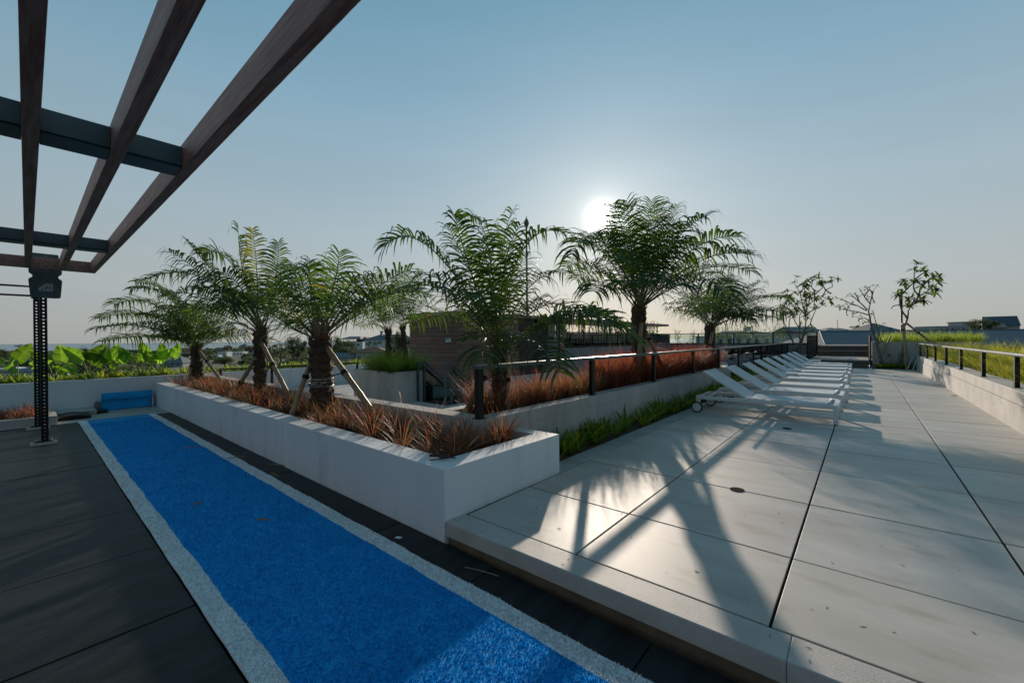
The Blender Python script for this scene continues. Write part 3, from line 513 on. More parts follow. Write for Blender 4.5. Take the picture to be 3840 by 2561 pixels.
for z, x in ((2.44, -10.52), (2.288, -10.52)):
    b = MB(); b.tube([(x, .30, z), (x, -1.5, z)], .016, 10); b.build('pull_up_bar', MT['black'], rg, smooth=True)
b = MB(); b.tube([(-12.4, .345, 2.36), (-10.5, .369, 2.36)], .022, 10); b.build('side_bar', MT['black'], rg, smooth=True)
b = MB(); b.tube([(-10.5, .30, 2.262), (-10.5, .235, 2.262)], .02, 10); b.build('bar_clamp', MT['black'], rg, smooth=True)
# name plate
y0 = .395
half = [(.118, 2.255), (.163, 2.262), (.172, 2.29), (.186, 2.49), (.190, 2.545), (.184, 2.568), (.162, 2.582), (.146, 2.60), (.146, 2.625), (.162, 2.643), (.184, 2.66), (.188, 2.70), (.186, 2.755), (.165, 2.83), (.150, 2.975), (.140, 2.992)]
poly = [(y0 + a, z) for a, z in half] + [(y0 - a, z) for a, z in half[::-1]]
b = MB(); n = len(poly)
A = [b.pt((-10.437, p, z)) for p, z in poly]; B = [b.pt((-10.445, p, z)) for p, z in poly]
b.f += [A, B[::-1]] + [[A[i], B[i], B[(i + 1) % n], A[(i + 1) % n]] for i in range(n)]; b.m += [0] * (n + 2)
pl = b.build('name_plate', MT['steel'], rg)
U0 = lambda u, v: (-10.4345, .31 + (u - 320) / 215 * .165, 2.40 - (v - 570) / 75 * .098)
def stroke(b, pts, w):
    for a, c in zip(pts, pts[1:]):
        p, q = Vector(U0(*a)), Vector(U0(*c)); d = (q - p).normalized(); s = Vector((1, 0, 0)).cross(d) * w * .5
        p2, q2 = p - d * w * .35, q + d * w * .35; dx = Vector((.0016, 0, 0))
        b.face([p2 - s + dx, q2 - s + dx, q2 + s + dx, p2 + s + dx])
b = MB()
stroke(b, [(320, 572), (438, 498), (533, 498), (533, 524), (514, 537), (534, 551), (534, 577), (402, 577)], .0072)
stroke(b, [(348, 572), (448, 512), (516, 512)], .0065)
stroke(b, [(384, 574), (452, 524), (500, 524), (510, 537), (468, 537)], .0065)
stroke(b, [(436, 560), (512, 560)], .0065)
b.build('emblem', MT['signwhite'], pl)
def text_obj(txt, size, loc, m, parent, name, sx=1.):
    cu = bpy.data.curves.new(name, 'FONT'); cu.body = txt; cu.size = size; cu.align_x = 'CENTER'; cu.space_character = 1.75
    o = bpy.data.objects.new(name, cu); COL.objects.link(o); bpy.context.view_layer.update()
    me = bpy.data.meshes.new_from_object(o); bpy.data.objects.remove(o)
    for v in me.vertices: v.co = Vector((loc[0], loc[1] + v.co.x * sx, loc[2] + v.co.y))
    me.materials.append(m); q = bpy.data.objects.new(name, me); COL.objects.link(q); q.parent = parent
    q.matrix_parent_inverse = Matrix.Identity(4); return q
t = text_obj('BALI', .034, (-10.433, .392, 2.366), MT['signwhite'], pl, 'lettering', 1.35)
b = MB()
for z in (2.95, 2.62, 2.275): b.box(-10.4365, -10.4335, .388, .398, z - .004, z + .004)
b.build('fixing', MT['signwhite'], pl)
b = MB()
for s in range(-2, 3):
    h = .02 - abs(s) * .005
    b.face([(-10.4475, .371 + s * .012 - .008, 1.898), (-10.4475, .371 + s * .012 + .008, 1.898), (-10.4475, .371 + s * .012, 1.90 + h)])
b.build('mountain_mark', MT['signwhite'], rg)

# ================================================================== THINGS LYING AROUND THE LANE
r = empty('rolled_turf', (-14.45, 1.93, FL), 'blue turf offcut draped over a roll against the white parapet', 'turf roll')
b = MB(); prof = []
for k in range(15):
    a = PI * 1.15 - k * PI * 1.3 / 14; prof.append((-14.50 + .085 * math.cos(a) * -1, .165 + .095 * math.sin(a)))
prof = [(-14.66, FL + .005), (-14.62, .1)] + [(-14.54 - .085 * math.cos(PI * k / 12), .16 + .09 * math.sin(PI * k / 12)) for k in range(13)] + [(-14.44, .12), (-14.455, .08), (-14.50, .06), (-14.485, -.04), (-14.46, FL + .005)]
ny = 16; rows = []
for j in range(ny + 1):
    yy = 1.46 + .95 * j / ny
    rows.append([b.pt((x + R.uniform(-.006, .006), yy + (z * .03 if j == 0 else 0), z + R.uniform(-.005, .005))) for x, z in prof])
for p, q in zip(rows, rows[1:]):
    for i in range(len(prof) - 1): b.f.append([p[i], p[i + 1], q[i + 1], q[i]]); b.m.append(0)
for q in (rows[0], rows[-1]): b.f.append(list(q)); b.m.append(0)
b.build('turf_sheet', MT['turf'], r, smooth=True)
b = MB(); b.box(-14.452, -14.405, 2.412, 2.425, FL, .07); b.build('white_edge', MT['turf_white'], r)
b = MB(gym); b.box(-14.69, -13.9, .30, 1.12, FL - .004, -.075); o = b.build('paving_slab', MT['concrete_lt'], bevel=.005); tag(o, 'loose pale concrete slab on the floor at the foot of the white parapet', 'slab')
def mat_stack(name, label, x0, x1, y0, y1, z, n, lift):
    r = empty(name, (x0, y0, FL), label, 'rubber mat')
    for k in range(n):
        b = MB(gym); m = 12; top = []; bot = []
        for i in range(m + 1):
            t = i / m; y = y0 + (y1 - y0) * t; zz = z + k * .032 + lift * math.sin(PI * min(1, t * 1.1)) * (1 + .4 * k)
            top.append([b.pt((x0 + .02 * k, y, zz + .026)), b.pt((x1 + .02 * k, y, zz + .026 - .01))]); bot.append([b.pt((x0 + .02 * k, y, zz)), b.pt((x1 + .02 * k, y, zz - .01))])
        for i in range(m):
            b.f += [[top[i][0], top[i][1], top[i + 1][1], top[i + 1][0]], [bot[i][0], bot[i + 1][0], bot[i + 1][1], bot[i][1]], [top[i][0], top[i + 1][0], bot[i + 1][0], bot[i][0]], [top[i][1], bot[i][1], bot[i + 1][1], top[i + 1][1]]]; b.m += [0] * 4
        b.f += [[top[0][0], bot[0][0], bot[0][1], top[0][1]], [top[m][0], top[m][1], bot[m][1], bot[m][0]]]; b.m += [0, 0]
        b.build('mat_sheet', MT['rubber'], r)
mat_stack('rubber_mats', 'two curling black rubber mats stacked by the stone planter box', -13.9, -13.3, .47, .98, FL + .012, 2, .03)
mat_stack('rubber_mats', 'black rubber mat lying flat in front of the blue turf roll', -14.35, -13.95, .86, 1.32, FL + .03, 1, .02)
r = empty('strip_bundle', (-14.6, 1.40, FL), 'small bundle of thin grey edging strips beside the turf roll', 'strips')
for k in range(5):
    b = MB(); b.obox((-14.66 + k * .012, 1.33 + k * .022, FL + .005), (.02, 0, 0), (0, .010, 0), (-.02, .02, .20 + .02 * (k % 3))); b.build('strip', MT['ledge'], r)
def leaf(label, x, y, z, rz, l, w, curl, name='dry_leaf'):
    b = MB(); n = 8; d = Vector((math.cos(rz), math.sin(rz), 0)); s = Vector((-d.y, d.x, 0)); pts = []; ws = []
    for i in range(n + 1):
        t = i / n - .5; pts.append(Vector((x, y, z + .006)) + d * l * t + s * curl * (t * t) + Vector((0, 0, .03 * l * (1 - 4 * t * t) + .004))); ws.append(w * max(.12, math.sin(PI * (i + .4) / (n + .9))))
    b.strip(pts, ws, s + Vector((0, 0, .4)), (1, 1, 1)); o = b.build(name, MT['dryleaf']); return tag(o, label, 'leaf', 'dry leaves on the turf lane')
leaf('curled dry leaf in the middle of the blue lane', -4.25, 1.48, FL + .03, .5, .15, .022, .05)
leaf('small curled dry leaf near the left white stripe', -5.2, 1.22, FL + .03, 1.9, .09, .03, .05)
leaf('long thin dry leaf across the blue turf far up the lane', -8.0, 1.80, FL + .03, 1.2, .36, .016, .05)
leaf('slim dry leaf lying over the right white stripe', -6.8, 2.05, FL + .03, .95, .34, .018, .06)
leaf('brown dry leaf on the black tiles by the white planter', -6.1, 2.28, FL + .004, .4, .34, .022, .03)
leaf('bent dry leaf stalk half on the right white stripe', -5.55, 2.08, FL + .03, .1, .24, .016, .07)
leaf('short dry leaf on the black tiles close to the parapet end of the lane', -11.2, 2.47, FL + .004, 1.4, .3, .02, .02)
b = MB(); b.tube([(-2.25, 2.13, FL + .012), (-2.12, 2.16, FL + .02), (-1.98, 2.2, FL + .012)], .003, 5); o = b.build('twig', MT['bamboo']); tag(o, 'thin pale twig on the black tiles below the deck nosing', 'twig')
b = MB(); b.obox((-3.05, 2.08, FL + .005), (.05, .02, .002), (-.012, .03, .001), (0, 0, .002)); o = b.build('paper_scrap', MT['paper']); tag(o, 'white paper scrap on the black tiles beside the planter', 'litter')

# ================================================================== DRAINS, HOOP
def drain(x, y, rr, label):
    r = empty('floor_drain', (x, y, 0), label, 'drain', 'round floor drains in the deck')
    b = MB(); n = 28
    for k in range(n):
        a, c = 2 * PI * k / n, 2 * PI * (k + 1) / n
        b.face([(x + rr * math.cos(a), y + rr * math.sin(a), .006), (x + rr * math.cos(c), y + rr * math.sin(c), .006), (x + rr * .82 * math.cos(c), y + rr * .82 * math.sin(c), .006), (x + rr * .82 * math.cos(a), y + rr * .82 * math.sin(a), .006)])
        b.face([(x + rr * math.cos(a), y + rr * math.sin(a), .001), (x + rr * math.cos(c), y + rr * math.sin(c), .001), (x + rr * math.cos(c), y + rr * math.sin(c), .006), (x + rr * math.cos(a), y + rr * math.sin(a), .006)])
    b.build('rim', MT['joint'], r)
    b = MB(); b.prism([(x + rr * .82 * math.cos(2 * PI * k / n), y + rr * .82 * math.sin(2 * PI * k / n)) for k in range(n)], .0025, .0045); b.build('grate', MT['joint'], r)
drain(-.964, 4.613, .065, 'round black floor drain on the joint nearest the camera')
drain(-.975, 8.237, .065, 'round floor drain in front of the nearest lounger')
drain(1.77, 15.42, .06, 'small floor drain at the foot of the right kerb')
b = MB()
pp = [(1.80 - .42 * math.sin(t * PI * .5) ** 2 * 0 - .30 * t, 26.2 - t * .5, .62 * math.cos(t * PI / 2) ** .8) for t in [k / 12 for k in range(13)]]
b.tube(pp, .018, 8); b.tube([(x + .16, y - .25, z) for x, y, z in pp], .018, 8); b.tube([pp[-1], (pp[-1][0] + .16, pp[-1][1] - .25, pp[-1][2])], .018, 8)
o = b.build('metal_hoop', MT['galv'], smooth=True); tag(o, 'bent metal tube hoop leaning on the far end of the right kerb', 'tube')

# ================================================================== LOUNGERS AND SIDE TABLES
WID = .92
def make_lounger():
    r = empty('sun_lounger', (0, 0, 0), '', 'sun lounger', 'white sun loungers in a row on the deck')
    # x runs from the head (-2.31) to the foot (0), y across
    for yy in (0, WID - .055):
        b = MB(); b.box(-2.31, -.0755, yy, yy + .055, .268, .338); b.build('side_rail', MT['whitemetal'], r, bevel=.006)
    for yy in (0, WID - .075):
        b = MB(); b.box(-.075, 0, yy, yy + .075, .012, .338); o = b.build('leg', MT['whitemetal'], r, bevel=.006)
        f = MB(); f.box(-.06, -.015, yy + .015, yy + .06, 0, .0115); f.build('foot_pad', MT['tyre'], o)
    b = MB(); b.box(-.075, -.001, .0755, WID - .0755, .262, .337); b.build('foot_rail', MT['whitemetal'], r, bevel=.006)
    b = MB(); b.box(-2.31, -2.25, .0555, WID - .0555, .285, .33); b.box(-1.46, -1.42, .0555, WID - .0555, .285, .325); b.build('cross_bar', MT['whitemetal'], r, bevel=.004)
    for yy in (0, WID - .055):
        b = MB(); b.box(-2.31, -2.235, yy, yy + .055, .13, .2675); b.build('leg', MT['whitemetal'], r, bevel=.005)
        s = -1 if yy == 0 else 1; yw = -.034 if yy == 0 else WID + .034
        w = MB(); cx, cz = -2.28, .11; n = 28; ri, ro, hw = .086, .109, .022
        rr = [(ri, -hw), (ro - .006, -hw), (ro, -hw + .008), (ro, hw - .008), (ro - .006, hw), (ri, hw)]
        rings = [[w.pt((cx + q * math.cos(2 * PI * k / n), yw + d, cz + q * math.sin(2 * PI * k / n))) for q, d in rr] for k in range(n)]
        for k in range(n):
            for i in range(len(rr)): w.f.append([rings[k][i], rings[k][(i + 1) % len(rr)], rings[(k + 1) % n][(i + 1) % len(rr)], rings[(k + 1) % n][i]]); w.m.append(0)
        wh = w.build('wheel', MT['tyre'], r, smooth=False)
        w = MB(); w.tube([(cx, yw - .014, cz), (cx, yw + .014, cz)], .0855, 28); w.tube([(cx, yw - .022, cz), (cx, yw + .022, cz)], .012, 10); w.build('wheel_disc', MT['whitemetal'], wh)
    b = MB(); b.tube([(-2.28, 0, .11), (-2.28, WID, .11)], .008, 8); b.build('axle', MT['galv'], r)
    # sling seat, gently sagging, with a rolled end bar
    b = MB(); nx, ny = 14, 8; g = []
    for i in range(nx + 1):
        x = -1.40 + 1.27 * i / nx; row = []
        for j in range(ny + 1):
            t = j / ny; sag = .012 * math.sin(PI * t) * math.sin(PI * i / nx)
            row.append(b.pt((x, .045 + (WID - .09) * t, .352 - sag)))
        g.append(row)
    for i in range(nx):
        for j in range(ny): b.f.append([g[i][j], g[i + 1][j], g[i + 1][j + 1], g[i][j + 1]]); b.m.append(0)
    b.build('seat_sling', MT['sling'], r, smooth=True)
    b = MB(); b.tube([(-.135, .05, .346), (-.135, WID / 2, .340), (-.135, WID - .05, .346)], .018, 10); b.build('sling_bar', MT['sling'], r, smooth=True)
    # raised back: two side tubes, top bar, sling
    h = Vector((-1.42, 0, .345)); tp = Vector((-2.18, 0, .825)); d = tp - h
    nrm = Vector((-d.z, 0, d.x)).normalized() * -1
    if nrm.z < 0: nrm = -nrm
    b = MB(); g = []
    for i in range(nx + 1):
        t = i / nx; row = []
        for j in range(ny + 1):
            u = j / ny; sag = .018 * math.sin(PI * u) * (.35 + .65 * math.sin(PI * min(1, t * .9)))
            p = h + d * t + nrm * (.022 - sag); row.append(b.pt((p.x, .03 + (WID - .06) * u, p.z)))
        g.append(row)
    for i in range(nx):
        for j in range(ny): b.f.append([g[i][j], g[i + 1][j], g[i + 1][j + 1], g[i][j + 1]]); b.m.append(0)
    b.build('back_sling', MT['sling'], r, smooth=True)
    b = MB()
    for yy in (.025, WID - .06): b.obox(h + Vector((0, yy, -.012)), d, (0, .035, 0), nrm * .03)
    b.obox(h + d + Vector((0, .0605, -.014)), -d.normalized() * .03, (0, WID - .121, 0), nrm * .022); b.build('back_frame', MT['whitemetal'], r, bevel=.004)
    b = MB()
    for yy in (.12, WID - .15): b.obox((-2.12, yy, .31), (.36, 0, .24), (0, .028, 0), (-.012, 0, .02))
    b.box(-2.14, -2.10, .10, WID - .10, .298, .325); b.build('support_strut', MT['whitemetal'], r)
    return r
LY = [(9.02, -.328, 0), (10.71, -.315, -.008), (12.30, -.268, 0), (14.23, -.343, -.006), (15.84, -.372, -.008), (17.50, -.33, .006), (19.55, -.35, -.006), (21.66, -.388, -.004), (23.43, -.395, -.004)]
LB = ['white sun lounger nearest the camera, wheels and leg in full view', 'second white lounger from the front of the row', 'third white lounger from the front, just before the first side table pair',
      'fourth white lounger from the front, with a white table beyond it', 'fifth white lounger from the front, between the two nearest tables', 'middle right white lounger, sixth from the front of the row', 'third white lounger from the far end of the row', 'second white lounger from the far end of the row', 'white lounger at the far end of the row by the steps']
proto = make_lounger()
for k, ((y, x, rz), lab) in enumerate(zip(LY, LB)):
    if k == 0: proto.location = (x, y, 0); proto['label'] = lab
    else: copy_tree(proto, (x, y, 0), rz, lab)
def make_table():
    r = empty('side_table', (0, 0, 0), '', 'side table', 'white side tables between the loungers')
    w, dp, h = .52, .46, .43
    b = MB(); b.box(.03, w - .03, .03, dp - .03, h - .022, h - .006); b.build('table_top', MT['sling'], r)
    b = MB(); b.box(0, w, 0, .03, h - .06, h); b.box(0, w, dp - .03, dp, h - .06, h); b.box(0, .03, .0305, dp - .0305, h - .06, h); b.box(w - .03, w, .0305, dp - .0305, h - .06, h); b.build('apron', MT['whitemetal'], r, bevel=.004)
    for x in (0, w - .075):
        for y in (0, dp - .075):
            b = MB(); b.box(x + .001, x + .074, y + .001, y + .074, 0, h - .0605); b.build('leg', MT['whitemetal'], r, bevel=.005)
    return r
pt = make_table()
TB = [(-2.08, 15.22, 'white side table nearest the camera, its leg showing behind the third lounger'), (-2.15, 16.93, 'second white side table from the front of the row'), (-2.2, 20.75, 'middle white side table of the five along the row'), (-2.3, 22.7, 'second white side table from the far end'), (-2.10, 24.7, 'farthest white side table beside the end steps')]
for k, (x, y, lab) in enumerate(TB):
    if k == 0: pt.location = (x, y, 0); pt['label'] = lab
    else: copy_tree(pt, (x, y, 0), 0, lab)

# small dark things in and on the planters
b = MB(); b.tube([(-3.06, 2.47, .445), (-2.98, 2.50, .452), (-2.90, 2.49, .447), (-2.83, 2.52, .46), (-2.79, 2.55, .45)], [.012, .013, .012, .009, .004], 7); b.tube([(-2.86, 2.50, .45), (-2.92, 2.42, .446), (-2.95, 2.38, .44)], .005, 5)
o = b.build('dark_hose', MT['tyre'], smooth=True); tag(o, 'short piece of dark hose lying on the corner of the white planter', 'hose')
for x, y, lab in ((-6.95, 2.86, 'small black garden spotlight in front of the thick palm'), (-4.75, 2.98, 'small black garden spotlight in the red grass near the planter corner')):
    r = empty('garden_spotlight', (x, y, .33), lab, 'spotlight')
    b = MB(); b.tube([(x, y, .30), (x, y, .42)], .012, 8); b.build('spike', MT['black'], r)
    b = MB(); b.tube([(x - .03, y + .03, .40), (x + .05, y - .03, .56)], [.045, .055], 14); b.build('lamp_body', MT['black'], r)
b = MB(); R4 = random.Random(9)
for _ in range(90):
    x, y = R4.uniform(-2.5, 1.8), 2.35 + 8 * R4.random() ** 1.6; a = R4.uniform(0, 6.3); l = R4.uniform(.006, .022); w_ = l * R4.uniform(.2, .5); dx, dy = math.cos(a), math.sin(a)
    b.face([(x - dx * l, y - dy * l, .0025), (x + dy * w_, y - dx * w_, .003), (x + dx * l, y + dy * l, .0025), (x - dy * w_, y + dx * w_, .004)])
o = b.build('leaf_litter', MT['dryleaf']); o['kind'] = 'stuff'; tag(o, 'tiny scraps of dry leaf scattered over the stone deck', 'leaf litter')

# ================================================================== PALMS
UP = Vector((0, 0, 1))
def frond(b, o, ctrl, tip, Lm, w, r0, tint, t0=.2, sunlit_dry=False, gap=.052):
    ctrl, tip = Vector(ctrl), Vector(tip)
    pt = lambda t: o + ctrl * (2 * t * (1 - t)) + tip * t * t
    N = 22; pts = [pt(i / N) for i in range(N + 1)]
    length = sum((p - q).length for p, q in zip(pts, pts[1:]))
    b.mi = 1; k = R.uniform(.8, 1.15)
    b.tube(pts, [r0 * (1 - .86 * i / N) for i in range(N + 1)], 5, c=(k, k, k * .9)); b.mi = 0
    nl = int(length * (1 - t0) / gap); roll = R.uniform(-.35, .35)
    S = None
    for i in range(nl):
        t = t0 + (1 - t0) * (i + .5) / nl
        p = pt(t); T = (ctrl * (2 - 4 * t) + tip * (2 * t)).normalized()
        s = T.cross(UP)
        if s.length < .25: s = S if S is not None else T.orthogonal()
        s = s.normalized()
        if S is not None and s.dot(S) < 0: s = -s
        S = s
        nrm = s.cross(T).normalized()
        s2 = (s * math.cos(roll) + nrm * math.sin(roll)).normalized(); n2 = s2.cross(T).normalized()
        if n2.z < 0: n2 = -n2
        q = (t - t0) / (1 - t0)
        ll = 1.22 * Lm * (.66 + .34 * math.sin(PI * q ** .8)) * (1 - .30 * q ** 6) * min(1, .45 + q * 5)
        fw = .28 + .30 * q + .75 * q ** 4
        for sd in (-1, 1):
            if R.random() < .06: continue
            l = ll * R.uniform(.8, 1.15); g = R.uniform(.55, 1.45)
            d = (s2 * sd + T * fw + n2 * R.uniform(.35, .75) + Vector((R.uniform(-.13, .13), R.uniform(-.13, .13), R.uniform(-.13, .13)))).normalized()
            p1 = p + d * l * .30 - UP * l * .03 * g; p2 = p + d * l * .58 - UP * l * .15 * g; p2b = p + d * l * .80 - UP * l * .37 * g; p3 = p + d * l * .93 - UP * l * .68 * g
            wv = (T - d * T.dot(d)).normalized()
            v = R.uniform(.62, 1.25) * tint
            c = (v * R.uniform(.9, 1.15), v, v * R.uniform(.8, 1.1))
            if sunlit_dry: c = (v * 2.6, v * 1.5, v * 1.5)  # dry tint, lightened and warmed to stand in for sunlight on the frond
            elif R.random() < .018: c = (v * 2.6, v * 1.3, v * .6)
            b.strip([p, p1, p2, p2b, p3], [w * .5, w * .95, w * .9, w * .6, 0], wv, c)

def palm(key, label, Lm, w, tr, r0, sunlit_dry=(), bud=False, boots=60, t0=.2, extra=0, gap=.052):
    base, cr, fr = PALMS[key]; base, cr = Vector(base), Vector(cr)
    root = empty('palm_tree', base, label, 'palm', 'young palms on the terrace')
    b = MB(); n = 20; ax = cr - base; pts = []; rad = []
    for i in range(n + 1):
        t = i / n; pts.append(base + ax * t + Vector((math.sin(t * 3 + base.x) * .012, math.cos(t * 2.3) * .012, -.06 * (1 - t) ** 6)))
        rad.append((tr[0] + (tr[1] - tr[0]) * t) * (1 + (.10 if i % 2 else -.04)) * (1.25 if i == 0 else 1))
    b.tube(pts, rad, 16, jit=.13)
    d = ax.normalized()
    for _ in range(boots):     # old leaf bases hugging the trunk
        t = R.uniform(.03, 1.0); a = R.uniform(0, 2 * PI); p = base + ax * t; rr = tr[0] + (tr[1] - tr[0]) * t
        o = Vector((math.cos(a), math.sin(a), 0)); s = Vector((-o.y, o.x, 0)); l = R.uniform(.04, .09)
        q = p + o * rr * .96
        b.strip([q, q + d * l * .6 + o * .02, q + d * l + o * .042], [.06, .045, .012], s, (1, 1, 1))
    b.build('trunk', MT['trunk'], root)
    b = MB()
    for i in range(34):        # shaggy dry stubs under the crown
        a = R.uniform(0, 2 * PI); o = Vector((math.cos(a), math.sin(a), 0)); s = Vector((-o.y, o.x, 0)); q = cr + o * tr[1] * .8 + UP * R.uniform(-.12, .02); l = R.uniform(.08, .2)
        v = R.uniform(.25, .8); b.strip([q, q + o * l * .4 + UP * l * .6, q + o * l * .8 + UP * l * .7], [.035, .03, .008], s, (v, v, v))
    if bud:
        for i in range(60):
            a = i * 2.4; o = Vector((math.cos(a), math.sin(a), 0)); s = Vector((-o.y, o.x, 0)); t = i / 60; q = cr + UP * (.02 + .10 * t) + o * .115 * (1 - .3 * t); l = .34 - .1 * t; v = R.uniform(.7, 1.3)
            b.strip([q, q + UP * l * .5 + o * .03, q + UP * l * .85 + o * .0, q + UP * l - o * .05], [.06, .055, .04, .012], s, (v, v, v))
    b.build('leaf_bases', MT['boot'], root)
    b = MB()
    for i, f in enumerate(fr):
        o = cr + Vector((R.uniform(-1, 1) * tr[1] * .5, R.uniform(-1, 1) * tr[1] * .5, R.uniform(-.06, .02)))
        frond(b, o, f[:3], f[3:], Lm * R.uniform(.9, 1.1), w, r0, R.uniform(.8, 1.2), t0, i in sunlit_dry, gap)
    for i in range(extra):
        a = R.uniform(0, 2 * PI); l = R.uniform(.7, .95) * Vector(fr[0][3:]).length; e = R.uniform(.2, 1.1); o = Vector((math.cos(a), math.sin(a), 0))
        frond(b, cr.copy(), o * l * .45 * math.cos(e) + UP * l * .62 * math.sin(e) + UP * .1, o * l * math.cos(e * .8) + UP * l * (math.sin(e) - .25), Lm, w, r0, R.uniform(.7, 1.1), t0, False, gap)
    b.build('crown', [MT['leaflet'], MT['rachis']], root)
    return base, cr
palm('p1', 'squat wide palm farthest left, fronds sweeping out over the parapet plants', .48, .036, (.11, .12), .013, extra=4, gap=.043)
palm('p2', 'tall ragged palm second from the left with one sunlit dry frond standing up', .46, .034, (.105, .12), .014, sunlit_dry=(1, 7), gap=.050)
palm('p3', 'thick trunked palm with a swollen brown bud, wire wrapped, in the white planter', .44, .032, (.165, .155), .017, gap=.055, bud=True, boots=160, t0=.26)
palm('p4', 'slender young palm on the left in the grey planter box',   .30, .025, (.07, .065), .008)
palm('p4b', 'slender young palm on the right in the grey planter box, next to the timber wall',  .30, .025, (.06, .055), .008)
palm('p5', 'big leafy palm behind the corner of the deck railing, long fronds arching both ways', .42, .033, (.085, .10), .014, gap=.058)
palm('p6', 'tallest dense palm in front of the sun glare, behind the railing', .60, .042, (.13, .15), .018, boots=120, extra=1, gap=.064, t0=.26)
palm('p7', 'wide low palm at the far end of the red grass, behind the loungers', .60, .046, (.15, .15), .018, extra=4, gap=.06, t0=.26)
# wire wrapped round the thick palm
b = MB()
bs, cr = Vector(PALMS['p3'][0]), Vector(PALMS['p3'][1])
pp = []
for k in range(140):
    t = k / 139; a = t * 2 * PI * 7; q = bs + (cr - bs) * (.40 + .10 * t + .02 * math.sin(a * .37)); pp.append(q + Vector((math.cos(a), math.sin(a), 0)) * .178)
b.tube(pp, .0045, 5); o = b.build('wire_wrap', MT['galv'], smooth=True); tag(o, 'coils of grey wire wound round the thick palm trunk', 'wire')

# bamboo stakes with black ties
def stake(label, a, c, r=.032, tie=None, tree=None):
    a, c = Vector(a), Vector(c); root = empty('support_stake', a, label, 'stake', 'stakes propping the young trees')
    b = MB(); n = 24; rad = []
    for i in range(n + 1): rad.append(r * (1.12 if i % 6 == 3 else 1) * (1 - .12 * i / n))
    b.tube([a + (c - a) * (i / n) for i in range(n + 1)], rad, 10); b.build('pole', MT['bamboo'], root, smooth=True)
    if tie is not None:
        p = a + (c - a) * tie; d = (c - a).normalized(); b = MB()
        b.tube([p - d * .03, p + d * .03], r * 1.2, 10)
        if tree is not None:
            q = Vector((tree[0], tree[1], p.z - .04)); b.tube([p, (p + q) / 2 - UP * .03, q], .008, 5)
        b.build('tie', MT['black'], root)
T1, T2, T3, T5, T6, T7 = [Vector(PALMS[k][0]) for k in ('p1', 'p2', 'p3', 'p5', 'p6', 'p7')]
def around(t, right, toward, z): return (t.x + right * .767 + toward * .641, t.y + right * .641 - toward * .767, z)
stake('stake leaning on the far left palm from its left side', (-12.95, 2.86, .34), (-13.08, 3.0, 1.24), .04, .62, T1)
stake('stake leaning on the far left palm from its right side', (-11.45, 3.32, .34), (-12.92, 3.08, 1.28), .035, .72, T1)
stake('stake leaning on the tall ragged palm from its left side, dark tie halfway', (-10.02, 2.93, .34), (-8.92, 3.03, 1.2), .045, .42, T2)
stake('stake leaning on the tall ragged palm from its right side', (-8.0, 3.33, .34), (-8.9, 3.1, 1.52), .042, .62, T2)
stake('stake leaning on the thick palm from its left side', (-6.62, 2.70, .33), (-6.56, 3.02, 1.26), .042, .68, T3)
stake('stake leaning on the thick palm from its right side, tie hanging', (-5.17, 3.33, .33), (-6.26, 3.1, 1.4), .045, .66, T3)
stake('thick stake slanting behind the corner post of the railing', (-3.95, 3.74, .50), (-3.78, 4.16, 1.32), .042, .62, T5)
stake('upright thick stake right beside the palm behind the railing corner', (-3.69, 4.30, .50), (-3.70, 4.31, 1.35), .044, .55, T5)
stake('flat timber stake on the left of the tallest palm', (-3.70, 8.58, .5), (-3.68, 8.76, 1.85), .045, .7)
stake('stake on the right of the tallest palm leaning towards it', (-3.68, 10.4, .5), (-3.74, 9.02, 1.78), .045, .8, T6)
stake('stake on the left of the wide far palm', (-3.66, 13.5, .5), (-3.66, 14.22, 1.7), .05, .65)
stake('thin stake on the right of the wide far palm', (-3.62, 14.62, .5), (-3.66, 14.5, 1.35), .04)
P4, P4b = Vector(PALMS['p4'][0]), Vector(PALMS['p4b'][0])
stake('pale stake between the two palms of the planter box', (P4b.x - .30, P4b.y - .1, .7), (P4.x + .15, P4.y + .05, 1.6), .03, .6)
stake('short crossed stake in the planter box, leaning left', (P4.x + .05, P4.y - .15, .7), (P4b.x - .25, P4b.y - .05, 1.25), .024, .7)
stake('short dark stake left of the palms in the planter box', (P4.x - .28, P4.y - .1, .7), (P4.x - .05, P4.y, 1.2), .024)

